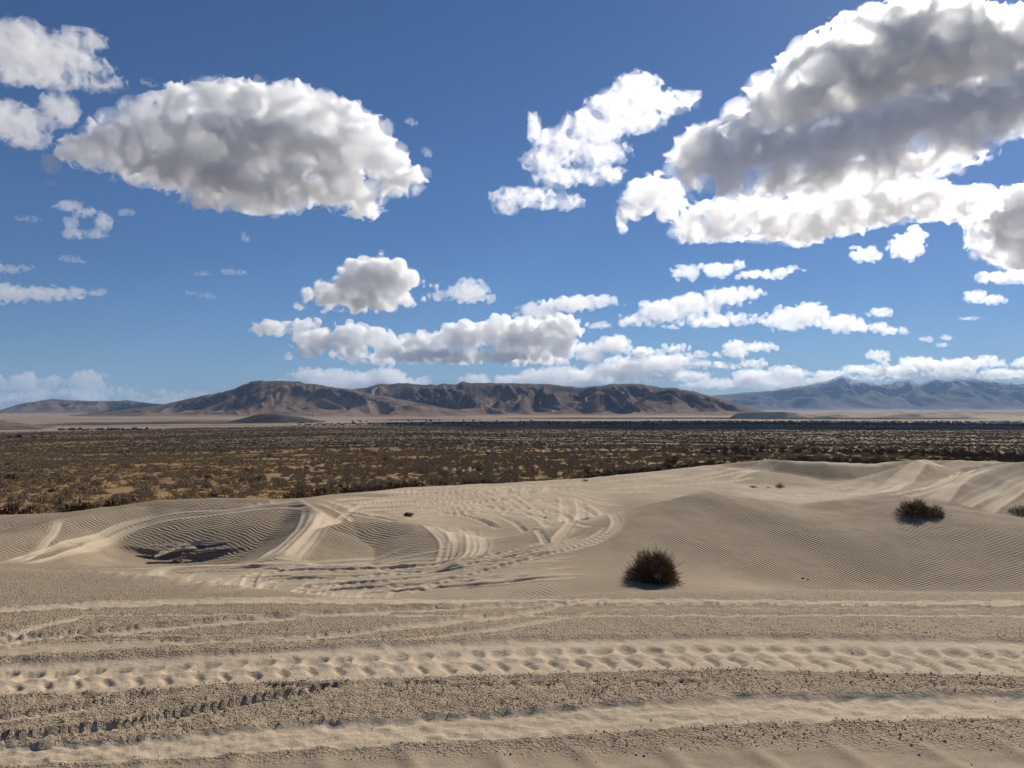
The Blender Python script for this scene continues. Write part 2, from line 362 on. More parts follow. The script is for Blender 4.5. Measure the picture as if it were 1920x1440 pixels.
# --- the brow underfoot: bands of ruts across it (photograph rows of their upper and lower edges) between crumbly crust
fgm = Y < np.interp(px, *CREST) + 0.4
pyv = 720.0 - F_PX * np.tan(np.arctan2(-1.65, Y) - PITCH) * 1.0
rough[fgm] = 1.0
cr_d = np.interp(px, *CREST) - Y
rough *= np.clip(0.35 + 0.75 * sstep(0.2, 2.5, cr_d) + 0.2 * fbm(X / 0.5, Y / 0.35, 3, 61), 0, 1.2) * fgm
ripple[fgm] = 0
jit = 2.2 * fbm(X / 0.22, Y / 0.3, 3, 63)
def band(xs, up, lo, wall=0.0, floor=0.0, berm=0.0, tread=None, edge=0.06, light=1.0):
    global Z, rough, track
    a = np.interp(px, xs, up); b = np.interp(px, xs, lo)
    v = (pyv + jit - a) / np.maximum(b - a, 0.1)
    ok = fgm & (v > -0.4) & (v < 1.4) & (b - a > 0.5)
    vv = v[ok]; x = X[ok]; y = Y[ok]
    ins = sstep(-edge, edge, vv) * (1 - sstep(1 - edge, 1 + edge, vv))
    dz = -floor * ins - wall * sstep(0.0, 0.13, vv) * (1 - sstep(0.86, 1.0, vv)) + berm * (np.exp(-((vv + 0.02) / 0.07) ** 2) * 0.8 + np.exp(-((vv - 1.02) / 0.06) ** 2)) * (1 + 0.5 * perlin(x / 0.15, y / 0.1, 3))
    if tread == 'paddle':
        L = 0.172; j = 0.16 * perlin(x / 0.3, y / 0.3, 13)
        def lens(off, c, wq, wv, slant, p=0.6):
            q = (x / L + off + j + slant * (vv - c)) % 1.0 - 0.5
            return np.clip(1 - (q / wq) ** 2 - ((vv - c) / wv) ** 2, 0, 1) ** p
        amp = 0.75 + 0.35 * fbm(x / 0.5, y / 0.2, 2, 14)
        chev = np.maximum(np.cos(2 * math.pi * (x / L + 0.2 + j * 0.5 + 2.4 * np.abs(vv - 0.74))), 0) ** 1.5 * sstep(0.54, 0.6, vv) * (1 - sstep(0.9, 0.97, vv))
        dz += amp * (-0.034 * lens(0, 0.36, 0.45, 0.13, 0.8, 0.7) + 0.012 * lens(0.5, 0.5, 0.36, 0.09, -2) - 0.024 * chev)
        dz += 0.003 * ins * fbm(x / 0.07, y / 0.07, 3, 15)
    elif tread == 'churn':
        w = x / 0.16 + 0.8 * fbm(x / 0.4, y / 0.4, 2, 19)
        dz += ins * (0.013 * ridged(w * 0.55, y / 0.10 + 0.25 * w, 3, 21) + 0.006 * fbm(x / 0.1, y / 0.06, 3, 23) + 0.004 * np.sin(2 * math.pi * x / 0.2 + 12 * vv))
    elif tread == 'faint':
        L = 0.42; q = (x / L + 0.9 * (y - 3.0)) % 1.0
        dz += ins * (0.012 * np.exp(-((q - 0.5) / 0.13) ** 2) + 0.004 * fbm(x / 0.2, y / 0.12, 3, 27))
    else:
        dz += ins * (0.006 * fbm(x / 0.18, y / 0.09, 4, 29) + 0.004 * ridged(x / 0.25, y / 0.1, 3, 33))
    Z[ok] += dz
    rough[ok] *= 1 - ins
    track[ok] = np.maximum(track[ok], light * ins)
# far to near
band([-300, 0, 225, 500, 960, 1400, 1920, 2300], [1148, 1140, 1126, 1122, 1122, 1126, 1128, 1130], [1158, 1150, 1137, 1134, 1132, 1131, 1137, 1140], berm=.012)
band([-100, 0, 80, 150, 170], [1215, 1195, 1172, 1156, 1152], [1235, 1210, 1182, 1164, 1155], floor=.01)
band([-300, 0, 150, 300, 625, 950, 1050, 1100], [1215, 1198, 1184, 1170, 1143, 1128, 1128, 1127], [1240, 1216, 1196, 1184, 1156, 1138, 1132, 1127], floor=.012, berm=.01, wall=.012)
band([-300, 0, 300, 650, 700], [1245, 1213, 1200, 1190, 1188], [1275, 1232, 1212, 1196, 1188], floor=.005, light=.7)
band([560, 640, 800, 960, 1040, 1060], [1190, 1185, 1165, 1146, 1134, 1132], [1192, 1194, 1178, 1158, 1142, 1133], floor=.012, berm=.01, light=.8)
band([740, 800, 960, 1100, 1120], [1200, 1192, 1170, 1145, 1140], [1202, 1199, 1180, 1150, 1141], floor=.01, light=.7)
band([-300, 0, 500, 960, 1400, 1920, 2300], [1262, 1240, 1218, 1196, 1192, 1200, 1206], [1330, 1305, 1280, 1266, 1258, 1270, 1282], floor=.018, berm=.012, tread='paddle')
band([-200, 0, 130, 250, 330], [1362, 1342, 1326, 1303, 1288], [1382, 1360, 1340, 1312, 1289], floor=.012, wall=.01)
band([-200, 0, 250, 450, 575, 640], [1402, 1382, 1348, 1310, 1291, 1283], [1420, 1398, 1368, 1328, 1302, 1284], wall=.026, floor=.008, berm=.01)
band([-300, 0, 250, 500, 960, 1400, 1920, 2300], [1432, 1402, 1388, 1358, 1332, 1300, 1297, 1300], [1475, 1440, 1430, 1412, 1388, 1360, 1350, 1350], wall=.016, floor=.006, berm=.008, tread='churn')
band([-300, 0, 300, 640, 960, 1400, 1920, 2300], [1475, 1443, 1422, 1410, 1400, 1388, 1392, 1396], [1900] * 8, floor=.012, berm=.008, tread='faint', light=.35)
rm = np.clip(rough, 0, 1.2)
nearf = 1 - sstep(5.5, 8.5, Y) * 0.6
Z += rm * nearf * (0.007 * fbm(X / 0.09, Y / 0.09, 2, 65) + 0.007 * (ridged(X / 0.05, Y / 0.05, 2, 67) - 0.3) + 0.006)
# the hollow is wind-smoothed and driven over: fewer ripples, paler sand
hol = sstep(60, 260, px) * (1 - sstep(900, 1150, px)) * (1 - sstep(22.6, 23.8, Y)) * sstep(9.5, 11, Y)
swirl = sstep(700, 800, px) * (1 - sstep(1090, 1180, px)) * sstep(27.5, 29.5, Y) * (1 - sstep(60, 70, Y)) + sstep(1000, 1100, px) * (1 - sstep(1300, 1420, px)) * sstep(42, 46, Y)
back = sstep(1330, 1420, px) * (1 - sstep(1640, 1700, px)) * sstep(40, 43, Y) * (1 - sstep(50.5, 52, Y))
soft = np.clip(hol + swirl + back, 0, 1)
track = np.maximum(track, soft * (0.55 + 0.2 * fbm(X / 1.3, Y / 1.3, 3, 71)))
ripple *= 1 - 0.85 * soft
ripple *= 1 - sstep(1000, 1150, px) * (1 - sstep(21.8, 24.2, Y))

def sand_z(x, y):
    """height of the finished sand"""
    i = np.clip(np.searchsorted(ys, y) - 1, 0, len(ys) - 2); j = np.clip(np.searchsorted(us, x / y) - 1, 0, len(us) - 2)
    a = (y - ys[i]) / (ys[i + 1] - ys[i]); b = (x / y - us[j]) / (us[j + 1] - us[j])
    return float((Z[i, j] * (1 - b) + Z[i, j + 1] * b) * (1 - a) + (Z[i + 1, j] * (1 - b) + Z[i + 1, j + 1] * b) * a)

def sand_colours(t, geo, trk, rgh=None):
    g1 = t.noise(0.35, 2, 0.5, geo); g3 = t.noise(230.0, 1, 0.6, geo)
    base = t.mix(t.maprange(g1, 0.3, 0.7), (0.315, 0.243, 0.163), (0.37, 0.287, 0.195))
    pale = t.mix(t.maprange(g1, 0.3, 0.7), (0.53, 0.42, 0.295), (0.60, 0.48, 0.34))
    col = t.mix(trk, base, pale)
    if rgh is not None: col = t.mix(t.math('MULTIPLY', t.maprange(rgh, 0, 1), 0.7), col, (0.52, 0.40, 0.275))
    return t.mix(t.maprange(g3, 0.38, 0.62, 0.0, 0.4), col, (0.12, 0.095, 0.07)), g3
# dunes: wind ripples and soft ruts
t = NT('dune_sand')
geo = t.n('NewGeometry').outputs['Position']
trk, rip = t.attr('track'), t.attr('ripple')
col, g3 = sand_colours(t, geo, trk)
sep = t.n('SeparateXYZ', ins={0: geo})
wx = t.noise(0.33, 1, 0.5, geo); wy = t.noise(1.5, 1, 0.5, geo)
ph = t.math('ADD', t.math('MULTIPLY', sep.outputs[0], 38.0), t.math('MULTIPLY', sep.outputs[1], 29.0))
ph = t.math('ADD', ph, t.math('MULTIPLY', wx, 27.0)); ph = t.math('ADD', ph, t.math('MULTIPLY', wy, 5.5))
ph2 = t.math('ADD', t.math('MULTIPLY', sep.outputs[0], 20.0), t.math('MULTIPLY', sep.outputs[1], 36.0))
ph2 = t.math('ADD', ph2, t.math('MULTIPLY', wx, 20.0)); ph2 = t.math('ADD', ph2, t.math('MULTIPLY', wy, 12.0))
left = t.maprange(sep.outputs[0], -6.0, 2.0)
sw = t.math('ADD', t.math('MULTIPLY', t.math('SINE', ph), left), t.math('MULTIPLY', t.math('MULTIPLY', t.math('SINE', ph2), t.math('SUBTRACT', 1.0, left)), 0.8))
shape = t.math('POWER', t.math('MULTIPLY_ADD', sw, 0.5, 0.5), 0.75)
amt = t.math('MULTIPLY', rip, t.maprange(t.noise(0.22, 1, 0.55, geo), 0.3, 0.5, 0.45, 1.0))
amt = t.math('MULTIPLY', amt, t.maprange(t.noise(1.1, 2, 0.6, geo), 0.35, 0.6, 0.3, 1.0))
H = t.math('MULTIPLY', t.math('MULTIPLY', shape, amt), 0.028)
H = t.math('ADD', H, t.math('MULTIPLY', t.math('MULTIPLY', t.noise(8.0, 3, 0.65, geo), trk), 0.02))
t.surf(col, 0.95, t.bump(H, 1.0, 1.0), 0.1)
SAND = t.m
# brow underfoot: crumbs of crust and fine grain
t = NT('trodden_sand')
geo = t.n('NewGeometry').outputs['Position']
trk, rgh = t.attr('track'), t.attr('rough')
col, g3 = sand_colours(t, geo, trk, rgh)
cr = t.maprange(t.noise(62.0, 2, 0.62, geo), 0.44, 0.7)
cl = t.math('MULTIPLY', cr, t.maprange(t.noise(15.0, 2, 0.6, geo), 0.3, 0.6, 0.3, 1.0))
ch = t.math('MULTIPLY', t.math('MULTIPLY', cl, rgh), 0.019)
H = t.math('ADD', ch, t.math('MULTIPLY', g3, 0.002))
H = t.math('ADD', H, t.math('MULTIPLY', t.math('MULTIPLY', t.noise(12.0, 3, 0.6, geo), trk), 0.012))
t.surf(col, 0.95, t.bump(H, 1.0, 1.0), 0.1)
BROW = t.m
rows, cols = U.shape
cut = int(np.searchsorted(ys, 10.5))
Vall = np.stack((X.ravel(), Y.ravel(), Z.ravel()), 1)
nq = cols - 1
me = mesh_from('sand_brow', Vall[:(cut + 1) * cols], Q[:cut * nq], BROW)
fattr(me, 'rough', rough[:cut + 1]); fattr(me, 'track', track[:cut + 1])
tag(link('sand_brow', me), 'level brow of trodden sand crossed by tyre ruts at the viewpoint', kind='structure')
me = mesh_from('sand_dunes', Vall[cut * cols:], Q[cut * nq:] - cut * cols, SAND)
fattr(me, 'track', track[cut:]); fattr(me, 'ripple', ripple[cut:])
dunes = tag(link('sand_dunes', me), 'pale rippled sand dunes crossed by tyre tracks', kind='structure')
V = [(-90, -60, -2.2), (90, -60, -2.2), (90, 1.3, -2.6), (2.64, 1.22, -1.66), (-2.64, 1.22, -1.66), (-90, 1.3, -2.6), (-190, 85, -12), (190, 85, -12), (-188, 85, -12), (188, 85, -12)]
me = mesh_from('sand_around', V, [(0, 1, 2, 5), (2, 7, 9, 3), (5, 4, 8, 6)], SAND)
fattr(me, 'track', np.zeros(10)); fattr(me, 'ripple', np.ones(10))
tag(link('sand_around', me), 'sand going on behind the viewpoint and to the sides', kind='structure')

# ------------------------------------------------------------------ mountains
def mountain_mat(name, low, slope, dark, snow=None, scale=1.0, zs=(0, 200), dark_amt=0.5):
    t = NT(name)
    geo = t.n('NewGeometry').outputs['Position']
    z = t.n('SeparateXYZ', ins={0: geo}).outputs[2]
    n1 = t.noise(0.004 * scale, 5, 0.62, geo); n2 = t.noise(0.02 * scale, 4, 0.65, geo)
    hi = t.maprange(z, zs[0], zs[1])
    foot = t.attr('foot')
    c = t.mix(t.maprange(n1, 0.35, 0.65), slope, tuple(0.72 * v for v in slope))
    c = t.mix(t.math('MULTIPLY', t.maprange(t.math('ADD', n1, t.math('MULTIPLY', hi, 0.16)), 0.5, 0.6), t.maprange(n2, 0.4, 0.56, 0.25, dark_amt + 0.4)), c, dark)
    c = t.mix(t.attr('juniper'), c, t.mix(t.maprange(n2, 0.42, 0.62), dark, tuple(0.5 * (a + b) for a, b in zip(dark, slope))))
    if snow: c = t.mix(t.maprange(t.math('ADD', t.math('MULTIPLY', hi, 0.55), t.math('MULTIPLY', n2, 0.8)), 0.72, 0.86, 0, 0.85), c, snow)
    c = t.mix(foot, c, low)
    t.surf(c, 0.95, t.bump(t.noise(0.05 * scale, 6, 0.7, geo), 0.8, 6.0 / scale), 0.05)
    return t.m
def make_range(name, label, D, sky_pts, front, back, mat, seed, cols=500, rows=90, spur=360.0, amp=0.6, base=-54.0, foot_run=0.0, dark_zone=None, rough=1.0):
    """a range whose crest line runs across the view at about the distance D; front: metres from crest to foot"""
    sx = [p[0] for p in sky_pts]
    px0, px1 = sx[0], sx[-1]
    us = (np.linspace(px0, px1, cols) - 960) / F_PX
    tt = np.concatenate((np.linspace(-1, 0, int(rows * 0.75)), np.linspace(0, 1, rows - int(rows * 0.75) + 1)[1:]))
    U, T = np.meshgrid(us, tt)
    pxg = 960 + F_PX * U
    crest = D + 0.5 * front * 0.35 * fbm(U * D / (spur * 4), U * 0 + seed, 3, seed)
    Y = np.where(T < 0, crest + T * front, crest + T * back)
    X = U * Y
    zc = np.array([at(a, b, 1.0)[2] for a, b in sky_pts])
    H = np.interp(pxg, sx, zc) * crest - base
    H = H * (1 + 0.035 * fbm(pxg / 22.0, pxg * 0 + 0.5, 3, seed + 21))
    a = np.abs(T)
    t1 = np.clip(1 - a, 0, 1)
    prof = np.where(T < 0, 0.45 * t1 ** 1.7 + 0.55 * sstep(0.1, 1.04, t1) ** 1.2, sstep(0, 1, t1))
    wx = X / spur + 0.5 * fbm(X / (spur * 1.7), Y / (spur * 1.7), 2, seed + 5)
    wy = Y / (spur * 2.6) + 0.5 * fbm(X / (spur * 1.5), Y / (spur * 1.5), 2, seed + 6)
    rn = ridged(wx, wy, 6, seed + 7, 0.48) - 0.6
    m = np.where(T < 0, np.sin(np.clip(t1 * 1.06, 0, 1) * math.pi) ** 0.9, np.sin(t1 * math.pi))
    Zm = base + H * prof * (1 + amp * rn * 1.9 * m)
    Zm = np.minimum(Zm, base + H * (1 - 0.5 * (1 - t1)))
    Zm += H * 0.02 * rough * fbm(X / (spur * 0.12), Y / (spur * 0.12), 4, seed + 9) * sstep(0.2, 0.6, t1) * (1 - 0.6 * sstep(0.93, 1, t1))
    e = sstep(0, 0.03, (pxg - px0) / (px1 - px0)) * (1 - sstep(0.97, 1, (pxg - px0) / (px1 - px0)))
    Zm = base - 4 + (Zm - base + 4) * np.where(np.abs(T) > 0.999, 0, 1) * (0.02 + 0.98 * e)
    n, k = U.shape
    i = np.arange(n * k, dtype=np.int32).reshape(n, k)
    Q = np.stack((i[:-1, :-1], i[:-1, 1:], i[1:, 1:], i[1:, :-1]), -1).reshape(-1, 4)
    ox, oy = float(X.mean()), D
    me = mesh_from(name, np.stack((X.ravel() - ox, Y.ravel() - oy, Zm.ravel() - base), 1), Q, mat)
    fattr(me, 'foot', (1 - sstep(0.10, 0.34, t1 + 0.05 * fbm(X / 200, Y / 200, 3, seed))) * (T < 0))
    jn = np.zeros_like(X)
    if dark_zone is not None: jn = dark_zone(pxg, t1, T) * np.clip(0.6 + 0.6 * fbm(X / 150, Y / 150, 4, seed + 3), 0, 1)
    fattr(me, 'juniper', jn)
    o = link(name, me, loc=(ox, oy, base))
    tag(o, label, kind='structure')
    return o
TAN = (0.28, 0.195, 0.128)
MAIN = mountain_mat('mountain_slopes', TAN, (0.22, 0.14, 0.092), (0.05, 0.045, 0.042), zs=(-40, 230))
make_range('mountain_range', 'long level-crested brown range behind the highest massif, across the middle of the horizon', 6900.0,
    [(520, 752), (580, 742), (640, 733), (675, 728), (720, 720), (760, 719), (800, 720), (855, 721), (868, 714), (885, 718), (940, 718), (1000, 719), (1060, 723), (1090, 725), (1140, 721), (1190, 719), (1215, 721), (1240, 726), (1270, 729), (1300, 734), (1340, 744), (1380, 757), (1425, 769), (1460, 776)],
    1500.0, 900.0, MAIN, 3, cols=560, rows=110, spur=400, amp=1.0, rough=0.6, dark_zone=lambda p, t1, T: np.clip(sstep(0.72, 0.9, t1) * 0.8, 0, 1))
make_range('mountain_massif', 'highest dark mountain with a long darker shoulder falling to the left', 5900.0,
    [(20, 787), (100, 782), (200, 772), (300, 760), (350, 748), (400, 739), (440, 729), (470, 716), (500, 714), (530, 713), (565, 717), (600, 723), (640, 728), (690, 737), (740, 747), (790, 756), (840, 766), (900, 776)],
    1300.0, 800.0, MAIN, 57, cols=480, rows=110, spur=430, amp=1.0, rough=0.6, dark_zone=lambda p, t1, T: np.clip(np.where(p < 420, sstep(0.45, 0.62, t1), sstep(0.78, 0.9, t1) * 0.8), 0, 1))  # darker colour on the upper left shoulder and along the crest
make_range('hills', 'low brown rolling hills behind the left end of the dark range', 9000.0,
    [(-260, 772), (-120, 776), (0, 769), (20, 763), (40, 757), (70, 752), (100, 748), (130, 750), (170, 752), (240, 751), (290, 757), (340, 760), (420, 770), (480, 775)],
    1100.0, 1100.0, mountain_mat('hill_slopes', TAN, (0.19, 0.13, 0.09), (0.06, 0.055, 0.045), zs=(0, 160)), 17, cols=260, rows=70, spur=330, amp=1.0)
make_range('distant_mountains', 'hazy blue snow-dusted mountains on the right of the horizon', 21000.0,
    [(1180, 762), (1260, 752), (1340, 741), (1400, 736), (1440, 733), (1480, 728), (1520, 720), (1550, 714), (1580, 703), (1605, 711), (1640, 718), (1660, 721), (1690, 713), (1705, 711), (1722, 718), (1750, 709), (1775, 709), (1800, 707), (1830, 710), (1870, 716), (1920, 719), (2000, 724), (2120, 732), (2300, 745)],
    4200.0, 3500.0, mountain_mat('blue_slopes', (0.3, 0.25, 0.2), (0.12, 0.10, 0.085), (0.06, 0.06, 0.055), snow=(0.75, 0.77, 0.8), scale=0.3, zs=(100, 880)), 29, cols=340, rows=84, spur=1200, amp=0.75)
make_range('dark_hill', 'small flat-topped hill coloured dark as under cloud shadow, standing before the highest summit', 2700.0,
    [(330, 801), (380, 796), (430, 791), (460, 783), (490, 776), (520, 777), (545, 780), (570, 783), (600, 789), (640, 796)],
    420.0, 400.0, mountain_mat('shadowed_hill_slopes', (0.07, 0.06, 0.05), (0.06, 0.05, 0.042), (0.035, 0.033, 0.03), scale=2, zs=(-40, -10)), 37, cols=120, rows=40, spur=140, amp=0.3, base=-51)  # cloud shadow over this hill is painted into its slope colours
make_range('rocky_rise', 'low rocky tan rise at the left edge of the plain', 1500.0,
    [(-420, 784), (-250, 780), (-100, 785), (0, 789), (40, 793), (80, 801), (115, 810), (150, 816)],
    260.0, 260.0, mountain_mat('rocky_slopes', (0.25, 0.17, 0.11), (0.17, 0.125, 0.085), (0.06, 0.055, 0.045), scale=5, zs=(-30, 0)), 43, cols=160, rows=50, spur=70, amp=0.35, base=-40, rough=3)
make_range('rocky_knoll', 'small stony knoll on the tan flat right of the rocky rise', 1750.0,
    [(105, 812), (125, 808), (145, 804), (165, 806), (185, 812)], 120.0, 120.0, mountain_mat('knoll_slopes', (0.25, 0.17, 0.11), (0.15, 0.11, 0.075), (0.05, 0.045, 0.04), scale=8, zs=(-40, -20)), 47, cols=60, rows=30, spur=40, amp=0.3, base=-42, rough=3)
# pale low dunes along the far right of the plain
DUNE_FAR = mountain_mat('far_dune_sand', (0.42, 0.35, 0.27), (0.44, 0.37, 0.28), (0.35, 0.28, 0.21), scale=4, zs=(-60, -10), dark_amt=0.1)
make_range('far_dunes', 'strip of pale far-off dunes under the blue mountains', 4300.0,
    [(1360, 776), (1420, 773), (1470, 772.5), (1520, 773.5), (1570, 771), (1620, 773), (1680, 770.5), (1740, 772), (1800, 769.5), (1860, 771), (1920, 768.5), (2000, 770), (2200, 768)],
    260.0, 260.0, DUNE_FAR, 53, cols=260, rows=24, spur=120, amp=0.4, base=-52)

# ------------------------------------------------------------------ the air
t = NT('haze_air')
v = t.n('VolumePrincipled', ins={'Color': (0.38, 0.62, 1.0, 1), 'Density': 2.7e-5, 'Anisotropy': 0.0})
t.t.links.new(v.outputs[0], t.out.inputs['Volume'])
x0, x1, y0, y1, z0, z1 = -71000, 71000, -21000, 31000, -70, 1000
V = [(x, y, z) for z in (z0, z1) for y in (y0, y1) for x in (x0, x1)]
me = mesh_from('haze', V, [(0, 2, 3, 1), (4, 5, 7, 6), (0, 1, 5, 4), (2, 6, 7, 3), (0, 4, 6, 2), (1, 3, 7, 5)], t.m, smooth=False)
tag(link('haze', me), 'thin blue haze over the plain and the mountains', kind='stuff')

# ------------------------------------------------------------------ plants of the plain
def leaf_mat(name, c1, c2, scale=3.0):
    t = NT(name)
    geo = t.n('NewGeometry').outputs['Position']
    oi = t.n('ObjectInfo').outputs['Random']
    c = t.mix(t.maprange(t.noise(scale, 2, 0.6, geo), 0.35, 0.65), c1, c2)
    c = t.mix(t.math('MULTIPLY', oi, 0.5), c, t.mix(0.5, c, (0.16, 0.12, 0.07)))
    t.surf(c, 0.9, None, 0.1)
    return t.m
def tri_blades(P, Dv, L, W, rs):
    """one thin triangle per blade: base P, direction Dv, length L, width W"""
    n = len(P)
    side = np.cross(Dv, rs.standard_normal((n, 3))); side /= np.linalg.norm(side, axis=1)[:, None] + 1e-9
    V = np.empty((n, 3, 3)); hw = (W / 2)[:, None] * side
    V[:, 0] = P - hw; V[:, 1] = P + hw; V[:, 2] = P + Dv * L[:, None]
    return V.reshape(-1, 3), np.arange(3 * n).reshape(-1, 3)
def hemi(rs, n, up=0.15):
    d = rs.standard_normal((n, 3)); d[:, 2] = np.abs(d[:, 2]) + up
    return d / np.linalg.norm(d, axis=1)[:, None]
def sage_mesh(seed, mat, n_br=11, per=26, r=0.62, h=0.72):
    rs = np.random.default_rng(seed)
    d = hemi(rs, n_br, 0.05)
    tip = d * np.array((r, r, h)) * rs.uniform(0.55, 1.0, (n_br, 1)); tip[:, 0] += rs.uniform(-.12, .12); tip[:, 2] = np.maximum(tip[:, 2], 0.12)
    V1, F1 = tri_blades(np.repeat(np.array([[0, 0, 0.0]]), n_br, 0) + rs.normal(0, .05, (n_br, 3)) * (1, 1, 0), tip / np.linalg.norm(tip, axis=1)[:, None], np.linalg.norm(tip, axis=1), np.full(n_br, .05), rs)
    c = np.repeat(tip, per, 0)
    off = rs.normal(0, 0.15, (len(c), 3)) * (1, 1, 0.75)
    Pp = c * rs.uniform(0.72, 1.05, (len(c), 1)) + off; Pp[:, 2] = np.maximum(Pp[:, 2], 0.01)
    dv = off * 2 + rs.normal(0, .3, off.shape) + np.array((0, 0, 0.7)); dv /= np.linalg.norm(dv, axis=1)[:, None]
    V2, F2 = tri_blades(Pp, dv, rs.uniform(.12, .26, len(c)), rs.uniform(.05, .10, len(c)), rs)
    return mesh_from('sagebrush', np.concatenate((V1, V2)), np.concatenate((F1, F2 + len(V1))), mat, smooth=False)
def tuft_mesh(seed, mat, n=26, h=0.3, r=0.4):
    rs = np.random.default_rng(seed)
    Pp = rs.normal(0, r * .6, (n, 3)) * (1, 1, 0)
    dv = hemi(rs, n, 1.0)
    V, Fq = tri_blades(Pp, dv, rs.uniform(.5, 1, n) * h, rs.uniform(.05, .1, n), rs)
    return mesh_from('grass_tuft', V, Fq, mat, smooth=False)
SAGE = leaf_mat('sagebrush_leaf', (0.23, 0.178, 0.116), (0.40, 0.32, 0.215))
SAGE3 = leaf_mat('far_sagebrush_leaf', (0.15, 0.106, 0.066), (0.245, 0.178, 0.112))
SAGE2 = leaf_mat('dark_sagebrush_leaf', (0.065, 0.055, 0.04), (0.115, 0.095, 0.07))
GRASS = leaf_mat('dry_grass', (0.30, 0.19, 0.075), (0.44, 0.30, 0.14))
RUST = leaf_mat('rusty_brush', (0.07, 0.035, 0.02), (0.14, 0.08, 0.04))
sage_v = [sage_mesh(300 + i, SAGE, n_br=9 + i % 4, r=0.55 + 0.06 * (i % 3), h=0.6 + 0.08 * (i % 4)) for i in range(6)]
dark_v = [sage_mesh(320 + i, SAGE2, n_br=12, r=0.7, h=0.85) for i in range(3)]
tuft_v = [tuft_mesh(340 + i, GRASS) for i in range(3)]
rust_v = [sage_mesh(350 + i, RUST, n_br=10, r=0.6, h=0.5) for i in range(2)]

# how high the sand stands before each column, to know what of the plain shows
sand_sky = np.max(Zb[cut:] / Y[cut:], axis=0)
def shows(x, y, z, margin=0.0):
    return z / y > np.interp(x / y, us, sand_sky) - margin
rs = np.random.default_rng(9)
def scatter(n, y0, y1, umax=1.15, p=1.0):
    n = int(n * 1.45)
    y = (rs.uniform(0, 1, n) * (y1 ** (2 * p) - y0 ** (2 * p)) + y0 ** (2 * p)) ** (0.5 / p)
    return rs.uniform(-umax, umax, n) * y, y
def edge_dist(x, y): return np.interp(PX(x / y), *SAND_END) + 4.5
pts = []
for n, y0, y1, smin, smax, lo in ((15000, 38, 210, .5, 1.15, .42), (33000, 210, 620, .6, 1.3, .36), (60000, 620, 1500, .9, 1.8, .3), (22000, 1500, 3300, 1.5, 2.8, .4)):
    x, y = scatter(n, y0, y1); n = len(x)
    dn = 0.62 + 0.3 * fbm(x / 14, y / 14, 3, 81) + 0.3 * fbm(x / 110, y / 160, 3, 83)
    dn += 0.22 * sstep(150, 300, y)
    keep = (rs.uniform(0, 1, n) < np.clip((dn - lo) * 1.6, 0.02, 1)) & (y > edge_dist(x, y))
    edg = np.interp(PX(x / y), [-600, 0, 250, 600, 800, 1000, 1200, 1400, 1920, 2500], [1250, 1300, 1500, 2000, 2000, 2000, 2300, 2700, 3200, 3300])
    keep &= np.hypot(x, y) < edg * rs.uniform(0.93, 1.03, n)
    x, y = x[keep], y[keep]
    z = plain_z(x, y)
    ok = shows(x, y, z + 1.2)
    x, y, z = x[ok], y[ok], z[ok]
    pts.append(np.stack((x, y, z - 0.04, rs.uniform(smin, smax, len(x)) * (0.75 + 0.5 * rs.uniform(0, 1, len(x)) ** 2)), 1))
pts = np.concatenate(pts)
# scrub in a darker colour: on the right middle distance and the long belt at the far side of the flat
pxs = PX(pts[:, 0] / pts[:, 1]); pr = np.hypot(pts[:, 0], pts[:, 1])
dk = sstep(1180, 1450, pxs) * sstep(120, 150, pr) * (1 - sstep(260, 330, pr)) * (fbm(pts[:, 0] / 60, pts[:, 1] / 45, 3, 91) > -0.25)
dark = (rs.uniform(0, 1, len(pts)) < np.clip(dk * 0.85 + 0.01, 0, 1))

near = np.argsort(-pts[:, 3] / pts[:, 1])
vis = shows(pts[:, 0], pts[:, 1], pts[:, 2] + 0.3) & (np.abs(pts[:, 0] / pts[:, 1]) < 0.655) & ~dark
near = near[vis[near]][:300]
isn = np.zeros(len(pts), bool); isn[near] = True
ZONES = [(300, 'behind the low sand rim at the left edge'), (560, 'behind the bowl with the broken crust'), (860, 'behind the lens-shaped rippled dune'),
         (1150, 'behind the slope churned by tracks'), (1450, 'behind the rising end of the back dune'), (9999, 'behind the dark slip faces at the right')]
for q, i in enumerate(near):
    x, y, z, s = pts[i]
    o = link('sage_bush', sage_v[q % 6], loc=(x, y, z)); o.scale = (s, s, s * rs.uniform(.75, 1.1)); o.rotation_euler = (0, 0, rs.uniform(0, 6.28))
    zone = next(w for lim, w in ZONES if PX(x / y) < lim)
    tag(o, 'grey-brown sagebrush in golden grass ' + zone, 'sagebrush', 'sagebrush ' + zone)

